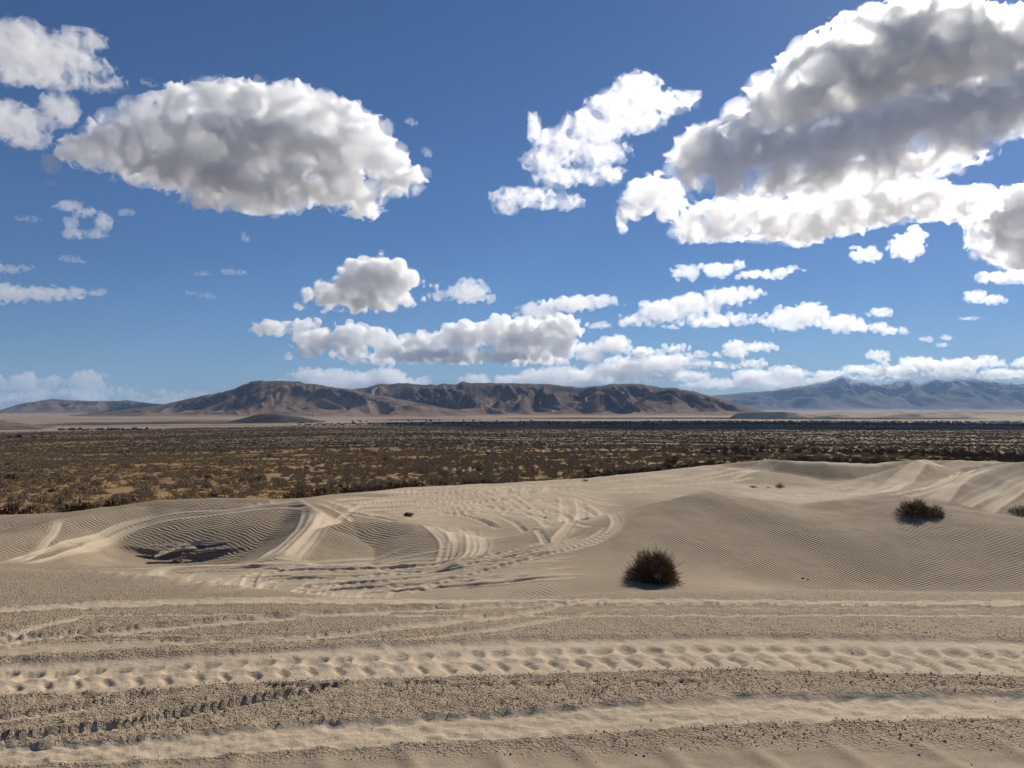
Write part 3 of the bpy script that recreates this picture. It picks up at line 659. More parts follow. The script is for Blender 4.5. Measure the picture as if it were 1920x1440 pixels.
def instancer(name, label, P, variants, group=None):
    """one object that shows a small plant at every point"""
    col = bpy.data.collections.new(name + '_kinds')
    for k, m in enumerate(variants):
        ob = bpy.data.objects.new(name + '_kind', m); col.objects.link(ob)
    me = bpy.data.meshes.new(name); me.vertices.add(len(P)); me.vertices.foreach_set('co', P[:, :3].astype(np.float32).ravel())
    fattr(me, 'size', P[:, 3]); fattr(me, 'turn', rs.uniform(0, 6.28, len(P)))
    a = me.attributes.new('pick', 'INT', 'POINT'); a.data.foreach_set('value', rs.integers(0, len(variants), len(P)).astype(np.int32))
    o = link(name, me); tag(o, label, None, group, 'stuff')
    ng = bpy.data.node_groups.new(name, 'GeometryNodeTree')
    ng.interface.new_socket('Geometry', in_out='INPUT', socket_type='NodeSocketGeometry'); ng.interface.new_socket('Geometry', in_out='OUTPUT', socket_type='NodeSocketGeometry')
    N = ng.nodes; Lk = ng.links
    gi = N.new('NodeGroupInput'); go = N.new('NodeGroupOutput'); ip = N.new('GeometryNodeInstanceOnPoints')
    ci = N.new('GeometryNodeCollectionInfo'); ci.inputs['Collection'].default_value = col; ci.inputs['Separate Children'].default_value = True; ci.inputs['Reset Children'].default_value = True
    def named(nm, typ):
        d = N.new('GeometryNodeInputNamedAttribute'); d.data_type = typ; d.inputs['Name'].default_value = nm; return d.outputs['Attribute']
    ip.inputs['Pick Instance'].default_value = True
    Lk.new(gi.outputs[0], ip.inputs['Points']); Lk.new(ci.outputs[0], ip.inputs['Instance']); Lk.new(named('pick', 'INT'), ip.inputs['Instance Index'])
    Lk.new(named('size', 'FLOAT'), ip.inputs['Scale'])
    cx = N.new('ShaderNodeCombineXYZ'); Lk.new(named('turn', 'FLOAT'), cx.inputs['Z']); Lk.new(cx.outputs[0], ip.inputs['Rotation'])
    Lk.new(ip.outputs[0], go.inputs[0])
    o.modifiers.new('scatter', 'NODES').node_group = ng
    return o
far_v = [sage_mesh(310 + i, SAGE3, n_br=9, per=16, r=0.7, h=0.6) for i in range(3)]
fr = pts[:, 1] > rs.uniform(180, 420, len(pts))
instancer('sagebrush_cover', 'grey-brown sagebrush covering the nearer plain', pts[~isn & ~dark & ~fr], sage_v)
instancer('far_sagebrush_cover', 'dark brown sagebrush covering the far plain out to the tan flats', pts[~dark & fr & ~isn], far_v)
bx_, by_ = scatter(9000, 1300, 3400)
pxs = PX(bx_ / by_); br = np.hypot(bx_, by_)
beltc = np.interp(pxs, [500, 700, 1000, 1400, 1920, 2300], [2050, 2100, 2250, 2600, 2950, 3100])
k = (np.abs(br - beltc) < beltc * (0.05 + 0.16 * sstep(700, 1350, pxs))) & (pxs > 560)
bp = np.stack((bx_[k], by_[k], plain_z(bx_[k], by_[k]) - .1, rs.uniform(2.5, 5.5, k.sum())), 1)
instancer('dark_scrub_cover', 'darker scrub in patches on the right of the plain and in a far belt', np.concatenate((pts[dark] * (1, 1, 1, 1.25), bp)), dark_v)
x, y = scatter(30000, 38, 260)
keep = (y > edge_dist(x, y) - 2) & (fbm(x / 14, y / 14, 3, 95) > -0.25)
x, y = x[keep], y[keep]; z = plain_z(x, y); ok = shows(x, y, z + .4); x, y, z = x[ok], y[ok], z[ok]
instancer('dry_grass', 'tawny dry grass between the sagebrush', np.stack((x, y, z - .02, rs.uniform(.5, 1.2, len(x)) * (1 + y / 400)), 1), tuft_v)
# rusty low brush where the sand runs out
rxs = [(20, 8), (60, 6), (150, 9), (215, 6), (400, 5), (560, 6), (610, 8), (655, 7), (700, 6), (745, 6), (790, 6), (830, 5), (870, 5), (905, 5), (1120, 6), (1140, 6), (1165, 7), (1185, 6), (1205, 6), (1230, 5), (1262, 5), (1285, 5), (1310, 6), (1345, 5), (1375, 5), (1400, 5)]
for q, (pxx, sz) in enumerate(rxs):
    u = (pxx - 960) / F_PX; yy = float(np.interp(pxx, *SAND_END)) + 5.2 + (q % 3) * 0.8
    vz = float(np.interp(u, us, sand_sky))
    zz = max(float(plain_z(np.array([u * yy]), np.array([yy]))[0]), -99)
    # push it out to where the plain comes into sight over the sand's edge
    while zz / yy < vz - 0.004 and yy < 140:
        yy += 0.7; zz = float(plain_z(np.array([u * yy]), np.array([yy]))[0])
    o = link('low_brush', rust_v[q % 2], loc=(u * yy, yy, zz)); s = sz * 0.028 * yy / 10 + 0.45; o.scale = (s * 1.3, s, s * .8); o.rotation_euler = (0, 0, q * 1.3)
    tag(o, 'low rusty-brown brush on the line where the sand meets the plain', 'brush', 'rusty brush along the sand edge')

# ------------------------------------------------------------------ shrubs on the sand
WOOD = leaf_mat('shrub_wood', (0.05, 0.03, 0.02), (0.1, 0.065, 0.04), 9)
TWIG = leaf_mat('shrub_twigs', (0.11, 0.066, 0.037), (0.28, 0.18, 0.105), 5)
ORANGE = leaf_mat('dead_orange_twigs', (0.16, 0.065, 0.02), (0.26, 0.12, 0.035), 9)
def strands(rs, P, dv, L, W, bend=0.3, seg=3):
    """curved thin strips, one per twig"""
    n = len(P)
    side = np.cross(dv, rs.standard_normal((n, 3))); side /= np.linalg.norm(side, axis=1)[:, None] + 1e-9
    droop = rs.normal(0, bend, (n, 3)) + np.array((0, 0, -0.05))
    V = np.empty((n, seg + 1, 2, 3))
    for k in range(seg + 1):
        f = k / seg
        c = P + dv * (L * f)[:, None] + droop * (L * f * f * 0.5)[:, None]
        w = (W * (1 - 0.8 * f) / 2)[:, None] * side
        V[:, k, 0] = c - w; V[:, k, 1] = c + w
    i = np.arange(n * (seg + 1) * 2).reshape(n, seg + 1, 2)
    Fq = np.stack((i[:, :-1, 0], i[:, :-1, 1], i[:, 1:, 1], i[:, 1:, 0]), -1).reshape(-1, 4)
    return V.reshape(-1, 3), Fq
def dune_shrub(label, x, y, r, h, seed, n=1500, orange=False, lean=(0, 0), squash=1.0, group=None):
    rs = np.random.default_rng(seed)
    e = bpy.data.objects.new('dune_shrub', None); sc.collection.objects.link(e); e.location = (x, y, sand_z(x, y) - 0.05)
    tag(e, label, 'shrub', group)
    sz = np.array((r, r * squash, h))
    nb = 46
    d = hemi(rs, nb, 0.25); d[:, 0] += lean[0]; d[:, 1] += lean[1]; d /= np.linalg.norm(d, axis=1)[:, None]
    V, Fq = strands(rs, rs.normal(0, .12 * r, (nb, 3)) * (1, 1, 0), d, np.linalg.norm(d * sz, axis=1) * rs.uniform(.6, .9, nb), np.full(nb, .035 * r + .006), .35, 4)
    link('branches', mesh_from('branches', V, Fq, WOOD, smooth=False), parent=e)
    d = hemi(rs, n, 0.02); rad = rs.uniform(0.12, 1, n) ** 0.42 * np.where(rs.uniform(0, 1, n) < .1, rs.uniform(1, 1.3, n), 1)
    lump = 1 + 0.16 * np.sin(3 * np.arctan2(d[:, 1], d[:, 0]) + seed) + 0.1 * np.sin(7 * d[:, 2] + 5 * d[:, 0] + seed)
    Pp = d * sz * (rad * 0.74 * lump)[:, None]
    dv = d * 1.0 + rs.normal(0, .45, (n, 3)) + np.array((lean[0], lean[1], .35)); dv /= np.linalg.norm(dv, axis=1)[:, None]
    L = rs.uniform(.10, .30, n) * r; W = rs.uniform(.006, .017, n) * (0.5 + 0.5 * r)
    orr = np.zeros(n, bool)
    if orange: orr = (d[:, 0] > 0.45) & (d[:, 1] < 0.25) & (d[:, 2] < 0.62) & (rs.uniform(0, 1, n) < .75)
    V, Fq = strands(rs, Pp[~orr], dv[~orr], L[~orr], W[~orr]); link('twigs', mesh_from('twigs', V, Fq, TWIG, smooth=False), parent=e)
    if orange:
        V, Fq = strands(rs, Pp[orr], dv[orr], L[orr], W[orr]); o = link('dead_twigs', mesh_from('dead_twigs', V, Fq, ORANGE, smooth=False), parent=e); o['label'] = 'dead orange twigs on the sunny side'
    return e
def on_sand(pxx, pyy):
    q = hit([pxx], [pyy])[0]; return float(q[0]), float(q[1])
SH = [
    ('round dark shrub with an orange dead side, nearest on the rippled dune', 1228, 1088, 56, 68, 61, 8500, True, (-.1, 0)),
    ('wide dark shrub on the shoulder of the right-hand rippled dune', 1715, 966, 36, 36, 62, 3600, False, (-.15, 0)),
    ('smaller shrub grown into the right side of the wide dark shrub', 1752, 968, 24, 26, 63, 2000, False, (.25, 0)),
    ('small round shrub on the level sand below the dark back dune', 1462, 914, 11, 10, 64, 700, False, (0, 0)),
    ('flat dry tuft left of the small round shrub on the level sand', 1412, 914, 11, 4, 65, 350, False, (0, 0)),
    ('tiny dry tuft between the flat tuft and the small round shrub', 1440, 914, 6, 3, 66, 200, False, (0, 0)),
    ('low shrub alone at the far rim of the sand near the middle', 1097, 902, 9, 5, 67, 400, False, (0, 0)),
    ('brown shrub half hidden behind the dune at the right edge', 1912, 965, 26, 20, 68, 1200, False, (0, 0)),
]
for lab, a, b, rw, hh, sd, n, og, ln in SH:
    x, y = on_sand(a, b)
    dune_shrub(lab, x, y, rw * y / F_PX, hh * y / F_PX, sd, n, og, ln)

# ------------------------------------------------------------------ trees far across the plain
def juniper_mesh(seed, mat):
    rs = np.random.default_rng(seed)
    n = 260
    d = hemi(rs, n, -0.1); Pp = d * np.array((1.0, 1.0, 1.35)) * (rs.uniform(.2, 1, n) ** .5)[:, None] * (1 + .2 * np.sin(4 * d[:, 0] + seed))[:, None]; Pp[:, 2] = np.abs(Pp[:, 2]) + .15
    dv = d + rs.normal(0, .4, (n, 3)); dv /= np.linalg.norm(dv, axis=1)[:, None]
    V, Fq = tri_blades(Pp, dv, rs.uniform(.25, .5, n), rs.uniform(.2, .4, n), rs)
    return mesh_from('juniper_tree', V, Fq, mat, smooth=False)
JUN = leaf_mat('juniper_leaf', (0.02, 0.023, 0.016), (0.045, 0.048, 0.032), .4)
jv = [juniper_mesh(400 + i, JUN) for i in range(4)]
def far_tree(pxx, pyy, dist, size, label, group):
    x, y, z = at(pxx, pyy, dist)
    z = float(plain_z(np.array([x]), np.array([y]))[0])
    o = link('juniper_tree', jv[int(pxx) % 4], loc=(x, y, z - .2)); o.scale = (size * rs.uniform(.9, 1.6), size, size * rs.uniform(.7, 1.1)); o.rotation_euler = (0, 0, pxx)
    tag(o, label, 'tree', group)
for k in range(34):
    far_tree(112 + k * 5.0 + rs.uniform(-2, 2), 812, 1330 + rs.uniform(-40, 60), rs.uniform(1.6, 3.0), 'dark tree in the far row where the scrub ends, below the rocky rise', 'row of far trees at the edge of the scrub')
for q, (a, d_, lab) in enumerate([(18, 790, 'broad dark tree nearest the left edge of the scrub plain'), (35, 800, 'second broad dark tree from the left edge of the scrub plain'), (64, 820, 'third dark tree from the left edge, standing apart'), (101, 830, 'fourth dark tree from the left edge, standing apart')]):
    far_tree(a, 822, d_, 2.1 if q < 2 else 1.6, lab, 'lone dark trees at the left')
for k in range(40):
    a = rs.uniform(548, 1000); far_tree(a, 796, rs.uniform(2000, 3000), rs.uniform(2.2, 4.2), 'tiny dark tree dotted on the tan flat before the mountains', 'far trees dotted on the tan flat')
# radio mast on the flank of the dark hill
MET = NT('mast_steel'); MET.surf((0.12, 0.12, 0.13), 0.5)
x, y, z = at(586, 781, 2560); z1 = at(586, 771.5, 2560)[2]
e = bpy.data.objects.new('radio_mast', None); sc.collection.objects.link(e); e.location = (x, y, z - 3); tag(e, 'thin radio mast by the right end of the small dark hill', 'mast')
def bar(name, p, q, w, parent, mat):
    p, q = np.array(p, float), np.array(q, float); d = q - p; d /= np.linalg.norm(d)
    a = np.cross(d, (0.3, 0.9, 0.1)); a /= np.linalg.norm(a); b = np.cross(d, a)
    V = [c + w / 2 * (sa * a + sb * b) for c in (p, q) for sa, sb in ((-1, -1), (1, -1), (1, 1), (-1, 1))]
    return link(name, mesh_from(name, V, [(0, 1, 2, 3), (7, 6, 5, 4), (0, 4, 5, 1), (1, 5, 6, 2), (2, 6, 7, 3), (3, 7, 4, 0)], mat, smooth=False), parent=parent)
hm = z1 - z + 3
for k in range(3):
    c, s_ = math.cos(k * 2.094), math.sin(k * 2.094); bar('leg', (1.1 * c, 1.1 * s_, 0), (.35 * c, .35 * s_, hm), .35, e, MET.m)
for k in range(5):
    f = (k + .5) / 5; bar('brace', (-1.0 + .6 * f, 0, hm * f), (1.0 - .6 * f, .2, hm * (f + .08)), .22, e, MET.m)

# ------------------------------------------------------------------ the broken crust of hardened sand in the left bowl
LED = NT('crusted_sand')
g = LED.n('NewGeometry').outputs['Position']
LED.surf(LED.mix(LED.maprange(LED.noise(3, 4, .6, g), .35, .65), (0.44, 0.36, 0.265), (0.54, 0.44, 0.33)), .95, LED.bump(LED.noise(14, 5, .7, g), .8, .06), .1)
def crust_plate(parent, org, pts, thick, seed):
    """an uneven slab; pts: (px, py, lift) outline as seen, lift above the sand in metres"""
    rs = np.random.default_rng(seed)
    P = []
    for (a, b, lift) in pts:
        x, y = on_sand(a, b); P.append((x, y, sand_z(x, y)))
    P = np.array(P); lifts = np.array([q[2] for q in pts])
    f = int(np.argmin(P[:, 1])); zf = P[f, 2] + max(lifts.max(), .06)
    P[:, 2] = np.maximum(P[:, 2] + .03, zf + 0.22 * (P[:, 1] - P[f, 1]) + .015 * rs.standard_normal(len(P)))    # near level, so that its front overhangs the slope
    # round the outline into more, rougher points
    Qp = []
    for i in range(len(P)):
        for f in (0, .33, .66):
            Qp.append(P[i] * (1 - f) + P[(i + 1) % len(P)] * f + rs.normal(0, .03, 3) * (1, 1, .5))
    P = np.array(Qp) - org; n = len(P); c = P.mean(0)
    inner = c + (P - c) * .55 + rs.normal(0, .015, P.shape)
    V = np.concatenate((P, inner + (0, 0, .02), P - (0, 0, thick), [c + (0, 0, .03)], [c - (0, 0, thick)]))
    Fq = []
    for i in range(n):
        j = (i + 1) % n
        Fq += [(i, j, n + j), (i, n + j, n + i), (n + i, n + j, 3 * n), (j, i, 2 * n + i), (j, 2 * n + i, 2 * n + j), (2 * n + j, 2 * n + i, 3 * n + 1)]
    return link('plate', mesh_from('plate', V, Fq, LED.m, smooth=False), parent=parent)
x, y = on_sand(345, 1035)
e = bpy.data.objects.new('sand_crust', None); sc.collection.objects.link(e); org = np.array((x, y, sand_z(x, y))); e.location = org
tag(e, 'broken overhanging plates of hardened sand in the left bowl of the dunes', 'crust')
crust_plate(e, org, [(275, 1030, .1), (300, 1034, .16), (345, 1032, .16), (385, 1027, .1), (430, 1019, .06), (400, 1016, .0), (350, 1024, .0), (300, 1027, .02)], .03, 1)
crust_plate(e, org, [(288, 1057, .2), (312, 1053, .22), (345, 1046, .2), (372, 1042, .1), (362, 1037, .04), (330, 1042, .06), (300, 1050, .1)], .03, 2)
crust_plate(e, org, [(366, 1043, .12), (380, 1042, .14), (410, 1037, .1), (434, 1030, .06), (422, 1027, .0), (388, 1033, .04)], .03, 3)
crust_plate(e, org, [(325, 1054, .05), (345, 1052, .06), (352, 1049, .04), (338, 1048, .05)], .03, 4)
STO = NT('dark_stone'); STO.surf((0.06, 0.05, 0.042), .85)
for (a, b, s_, lab) in ((766, 968, .16, 'dark stone on the tracks above the lens-shaped dune'), (1505, 1086, .035, 'left of two pebbles at the foot of the rippled dune'), (1515, 1088, .03, 'right of two pebbles at the foot of the rippled dune')):
    x, y = on_sand(a, b); rs2 = np.random.default_rng(int(a))
    d = hemi(rs2, 40, -.8); d[:, 2] = np.where(rs2.uniform(0, 1, 40) < .5, -1, 1) * np.abs(d[:, 2])
    bm_ = __import__('bmesh').new()
    for v in d * (1.5, 1, .6) * s_ * (1 + .15 * rs2.standard_normal((40, 1))): bm_.verts.new(v)
    __import__('bmesh').ops.convex_hull(bm_, input=bm_.verts)
    me = bpy.data.meshes.new('stone'); bm_.to_mesh(me); bm_.free(); me.materials.append(STO.m)
    tag(link('stone', me, loc=(x, y, sand_z(x, y) + s_ * .3)), lab, 'stone')

# ------------------------------------------------------------------ crumbs of damp crust thrown up by the wheels
def crumb_mesh(seed):
    rs3 = np.random.default_rng(seed)
    V = np.array([(1, 0, 0), (0, 1, 0), (-1, 0, 0), (0, -1, 0), (0, 0, .8), (0, 0, -.6), (.7, .7, .3), (-.7, .6, .4), (.6, -.7, .5), (-.7, -.7, .2)], float) * rs3.uniform(.7, 1.3, (10, 1))
    b_ = __import__('bmesh').new()
    for v in V: b_.verts.new(v)
    __import__('bmesh').ops.convex_hull(b_, input=b_.verts)
    me = bpy.data.meshes.new('sand_crumb'); b_.to_mesh(me); b_.free(); me.materials.append(CRUMB); return me
t = NT('crumb_sand'); t.surf((0.40, 0.31, 0.21), 0.95, None, 0.1); CRUMB = t.m
n = 70000
yy = np.sqrt(rs.uniform(2.6 ** 2, 6.9 ** 2, n)); xx = rs.uniform(-.72, .72, n) * yy
ii = np.clip(np.searchsorted(ys, yy) - 1, 0, len(ys) - 2); jj = np.clip(np.searchsorted(us, xx / yy) - 1, 0, len(us) - 2)
rgv = rough[ii, jj] * np.clip(0.45 + 0.9 * fbm(xx / .35, yy / .25, 3, 121), 0.05, 1.3) + 0.005
k = rs.uniform(0, 1, n) < np.clip(rgv, 0, 1) * .75
xx, yy, zz = xx[k], yy[k], Z[ii, jj][k]
instancer('sand_crumbs', 'crumbs of crusted sand strewn between the tyre ruts', np.stack((xx, yy, zz + .002, rs.uniform(.0022, .0055, len(xx)) * (1 + 0.9 * rs.uniform(0, 1, len(xx)) ** 8) * (1 - .45 * sstep(4.5, 6.8, yy))), 1), [crumb_mesh(500 + i) for i in range(4)])

# ------------------------------------------------------------------ clouds: closed hulls filled with a scattering medium
def surface_nets(Fd):
    """closed isosurface F = 0 (inside F > 0) of a grid; returns vertices in grid units and quads"""
    Fd[0] = Fd[-1] = -1; Fd[:, 0] = Fd[:, -1] = -1; Fd[:, :, 0] = Fd[:, :, -1] = -1
    S = Fd > 0
    nx, ny, nz = Fd.shape
    c = np.zeros((nx - 1, ny - 1, nz - 1), dtype=np.int8)
    for a in (0, 1):
        for b in (0, 1):
            for d in (0, 1):
                c += S[a:nx - 1 + a, b:ny - 1 + b, d:nz - 1 + d]
    act = np.nonzero((c > 0) & (c < 8))
    I, J, K = act
    idx = np.full(c.shape, -1, dtype=np.int32); idx[act] = np.arange(len(I), dtype=np.int32)
    P = np.zeros((len(I), 3), dtype=np.float32); W = np.zeros(len(I), dtype=np.float32)
    cor = [(a, b, d) for a in (0, 1) for b in (0, 1) for d in (0, 1)]
    val = {q: Fd[I + q[0], J + q[1], K + q[2]] for q in cor}
    for q in cor:
        for ax in range(3):
            if q[ax] == 0:
                q2 = list(q); q2[ax] = 1; q2 = tuple(q2)
                f0, f1 = val[q], val[q2]
                m = (f0 > 0) != (f1 > 0)
                t = np.where(m, f0 / np.where(m, f0 - f1, 1), 0)
                for k in range(3):
                    P[:, k] += np.where(m, (q[k] + (t if k == ax else 0)), 0)
                W += m
    P /= W[:, None]
    P += np.stack((I, J, K), 1)
    quads = []
    for ax in range(3):
        sl0 = [slice(1, -1)] * 3; sl1 = [slice(1, -1)] * 3
        sl0[ax] = slice(0, -1); sl1[ax] = slice(1, None)
        A, B = S[tuple(sl0)], S[tuple(sl1)]
        for flip in (False, True):
            e = np.nonzero(A & ~B if not flip else ~A & B)
            ii = [e[k] + (0 if k == ax else 1) for k in range(3)]
            u, v = (ax + 1) % 3, (ax + 2) % 3
            def cell(du, dv):
                q = list(ii); q[u] = q[u] - du; q[v] = q[v] - dv
                return idx[q[0], q[1], q[2]]
            qd = np.stack((cell(1, 1), cell(0, 1), cell(0, 0), cell(1, 0)), 1)
            quads.append(qd[:, ::-1] if flip else qd)
    return P, np.concatenate(quads)

def noise_bands(shape, waves, seed):
    """band-passed gaussian fields of unit variance, wavelengths in cells"""
    rng = np.random.default_rng(seed)
    w = np.fft.rfftn(rng.standard_normal(shape).astype(np.float32))
    kx = np.fft.fftfreq(shape[0])[:, None, None]; ky = np.fft.fftfreq(shape[1])[None, :, None]; kz = np.fft.rfftfreq(shape[2])[None, None, :]
    k = np.sqrt(kx * kx + ky * ky + kz * kz).astype(np.float32)
    for L in waves:
        b = np.exp(-((k * L - 1) ** 2) / (2 * 0.33 ** 2)).astype(np.float32)
        f = np.fft.irfftn(w * b, s=shape).astype(np.float32)
        yield f / f.std()

CLOUD_MATS = {}
def cloud_mat(density, aniso=0.6):
    key = (density, aniso)
    if key not in CLOUD_MATS:
        t = NT('cloud_vapour')
        v = t.n('VolumeScatter', ins={'Color': (1, 1, 1, 1), 'Density': density, 'Anisotropy': aniso})
        t.t.links.new(v.outputs[0], t.out.inputs['Volume'])
        CLOUD_MATS[key] = t.m
    return CLOUD_MATS[key]

CLOUD_BASE = 1350.0
def fast_len(n):
    while True:
        m = n
        for q in (2, 3, 5):
            while m % q == 0: m //= q
        if m == 1 and n % 2 == 0: return n
        n += 1
def make_cloud(label, base, lobes, seed, vox=3.2, amp=1.25, wisp=0.1, density=0.02, depth=0.5, billow=1.0, group=None, big=60.0, heads=1, dist=None):
    """lobes: (px, py, half width, half height[, depth shift]) as they subtend from the viewpoint; base: the pixel row of the
    cloud's underside, which, at the common base height, gives its distance. The hull is a world-space mesh around its own middle."""
    D = CLOUD_BASE / ray(960, base)[1] if base < 712 else 36500.0     # the banks stand beyond the far mountains
    if dist: D = dist
    vox = vox * (2.0 if vox < 2.15 and len(lobes) > 4 else 1.3 if vox < 2.15 else 1.25)
    L = np.array([(l + (0,) * 5)[:5] for l in lobes], dtype=np.float64)
    s = D / F_PX
    C = np.array([at(l[0], l[1], D) for l in L]) / s          # centres in pixel units
    C[:, 1] += L[:, 4]
    R = np.stack((L[:, 2], np.maximum(L[:, 2] * depth, L[:, 3]), L[:, 3]), 1)
    pad = 0.35 * R.max(0).clip(8, 60)
    lo = (C - R).min(0) - pad; hi = (C + R).max(0) + pad
    shp = [fast_len(int((hi[k] - lo[k]) / vox) + 3) for k in range(3)]
    ax = [np.float32(lo[k]) + vox * np.arange(shp[k], dtype=np.float32) for k in range(3)]
    Fd = np.full(shp, -300.0, dtype=np.float32)
    for c, r in zip(C, R):
        m = float(min(r[0], r[2])); sm = 0.3 * m + 1
        i0 = [max(0, int((c[k] - 1.8 * r[k] - lo[k]) / vox)) for k in range(3)]
        i1 = [min(shp[k], int((c[k] + 1.8 * r[k] - lo[k]) / vox) + 2) for k in range(3)]
        sl = tuple(slice(a, b) for a, b in zip(i0, i1))
        q = np.sqrt((((ax[0][sl[0]] - c[0]) / r[0]) ** 2)[:, None, None] + (((ax[1][sl[1]] - c[1]) / r[1]) ** 2)[None, :, None] + (((ax[2][sl[2]] - c[2]) / r[2]) ** 2)[None, None, :]).astype(np.float32)
        f = (1 - q) * m; old = Fd[sl]
        h = np.clip(0.5 + 0.5 * (f - old) / sm, 0, 1)
        Fd[sl] = old * (1 - h) + f * h + sm * h * (1 - h) * 0.5
    if base >= 520 and len(lobes) > 3:                       # level undersides, as the low clouds show them
        zt = np.sort(C[:, 2] - R[:, 2]); zb = zt[len(zt) // 4] + 0.12 * np.median(R[:, 2])
        Fd = np.minimum(Fd, ((ax[2] - zb) * 0.8)[None, None, :])
    if wisp >= 0.3 or big > 38: heads = 0
    waves = [w for w in (big * 1.5, big * 0.7, big * 0.33, big * 0.16, big * 0.08) if w > 2.5 * vox]
    near = np.clip(1 + Fd / (0.6 * big), 0, 1)                 # heads grow only out of the body, so that no beads float off
    veil = Fd * np.float32(0.85) + np.float32(0.05 * big)
    for i, (w, nf) in enumerate(zip(waves, noise_bands(shp, [w / vox for w in waves], seed))):
        nf = np.clip(nf, -2.2, 2.2)
        a = amp * w * (0.17, 0.2, 0.18, 0.16, 0.12)[i]
        bl = (np.abs(nf) - 0.8) if i < heads else (0.78 - np.sqrt(nf * nf + 0.05))          # rounded heads, finer frayed edges
        if i < heads: bl = np.minimum(bl, 0) + np.maximum(bl, 0) * near
        Fd += a * (billow * bl * 1.3 + (1 - billow + wisp * (0.5 + 0.6 * i) + (0.4 if i == 0 and big > 38 else 0)) * nf)
        if w > 4.5 * vox: veil += a * (near * (np.abs(nf) - 0.7) if i == 0 else (0.66 - np.sqrt((nf + 0.3) ** 2 + 0.05))) * (1.5 + 0.25 * i)
    Fd -= np.float32(0.02 * big)
    me_org = None
    for part, G, dens, st in (('cloud', Fd, density, 1), ('veil', np.maximum(veil, Fd + 0.6 * vox)[::2, ::2, ::2].copy(), density * 0.16, 2))[:2 if big >= 30 else 1]:
        P, Q = surface_nets(G)
        V = np.stack([lo[k] + vox * st * P[:, k] for k in range(3)], 1) * s
        if me_org is None: me_org = np.array((V[:, 0].mean(), V[:, 1].mean(), V[:, 2].min()))
        me = mesh_from(part, V - me_org, Q, cloud_mat(round(dens / s * 2.0, 7)))
        if part == 'cloud':
            o = link('cloud', me, loc=me_org)
        else:
            link('veil', me, parent=o)
    tag(o, label, 'cloud', group)
    return o

G1 = 'cumulus clouds across the sky'
# the two great clouds and their neighbours
make_cloud('wide white cumulus with a smooth grey underside, largest on the left of the sky', 400,
    [(215, 245, 36, 28), (280, 225, 46, 34), (345, 205, 48, 36), (408, 190, 44, 32), (470, 197, 52, 36), (540, 200, 52, 34), (600, 216, 48, 32), (655, 228, 34, 26), (695, 252, 32, 26), (150, 287, 26, 18), (190, 285, 45, 24), (260, 278, 70, 32), (350, 272, 85, 40), (450, 272, 95, 45), (550, 275, 90, 45), (640, 282, 66, 40), (718, 302, 38, 32), (758, 335, 26, 17),
     (330, 318, 76, 20), (430, 338, 78, 28), (500, 358, 70, 30), (580, 342, 66, 28), (655, 360, 46, 26), (682, 386, 24, 14), (385, 374, 24, 10), (735, 348, 28, 11)], 11, vox=2.9, group=G1, big=52, density=0.034, depth=0.8)
make_cloud('huge dark-bellied cumulus with brilliant rims, highest in the upper right of the sky', 400,
    [(1420, 238, 55, 38), (1480, 195, 72, 52), (1555, 135, 82, 58), (1640, 92, 95, 58), (1740, 65, 98, 56), (1840, 85, 85, 56), (1930, 70, 70, 50), (1600, 175, 95, 40), (1720, 135, 110, 40), (1850, 135, 80, 34)], 23, vox=3.4, group=G1, big=66, density=0.032, depth=0.7, dist=5300.0)
make_cloud('long dark cloud band with a lit upper edge, slanting below the highest dark cumulus', 400,
    [(1318, 298, 56, 50), (1385, 278, 70, 48), (1460, 285, 88, 46), (1560, 275, 105, 46), (1660, 248, 110, 44), (1770, 215, 105, 46), (1870, 200, 90, 50), (1960, 185, 80, 48), (1420, 335, 80, 36), (1480, 335, 75, 32), (1540, 325, 90, 36), (1610, 312, 90, 36), (1680, 300, 85, 34), (1740, 275, 90, 38)], 29, vox=3.3, group=G1, big=60, density=0.019, dist=4600.0)
make_cloud('ragged grey-and-white cloud shelf hanging just under the long dark cloud band', 455,
    [(1300, 430, 34, 18), (1350, 412, 55, 32), (1420, 415, 55, 32), (1490, 415, 70, 38), (1570, 400, 75, 34), (1650, 380, 75, 36), (1730, 375, 65, 30), (1800, 385, 55, 22)], 31, vox=2.4, group=G1, big=42, density=0.028)
make_cloud('cloud with a dark slanting belly cut off by the right edge of the sky', 500,
    [(1830, 380, 45, 26), (1870, 400, 55, 38), (1930, 400, 60, 50), (1880, 450, 52, 34), (1925, 470, 55, 32), (1990, 440, 70, 60)], 37, vox=2.5, group=G1, big=42, density=0.034)
make_cloud('rounded white puff with a trailing tail tucked against the end of the long dark band', 415,
    [(1222, 362, 50, 36), (1255, 385, 38, 24), (1190, 385, 30, 22), (1165, 405, 10, 20)], 41, vox=2.4, group=G1, big=30)
make_cloud('torn brilliant white cloud rising to a hooked tip between the two largest clouds', 395,
    [(1195, 172, 40, 28), (1160, 202, 50, 28), (1240, 192, 40, 14), (1285, 185, 18, 8), (1110, 238, 52, 28), (1195, 222, 42, 20), (1060, 268, 45, 22), (1030, 300, 38, 18), (1120, 285, 45, 18), (1045, 332, 30, 14), (1122, 328, 30, 10), (980, 370, 42, 11), (1045, 378, 28, 8), (948, 386, 16, 10), (1000, 240, 6, 14)], 43, vox=2.1, group=G1, big=34, wisp=0.5, density=0.014, amp=1.4)
make_cloud('feathery white cloud in the upper corner left of the wide cumulus', 170,
    [(-45, 90, 60, 45), (35, 85, 65, 42), (105, 110, 60, 32), (145, 78, 38, 20), (30, 130, 50, 24), (100, 145, 45, 14), (180, 155, 28, 7), (165, 125, 28, 10)], 47, vox=2.8, group=G1, big=36, wisp=0.45, density=0.014)
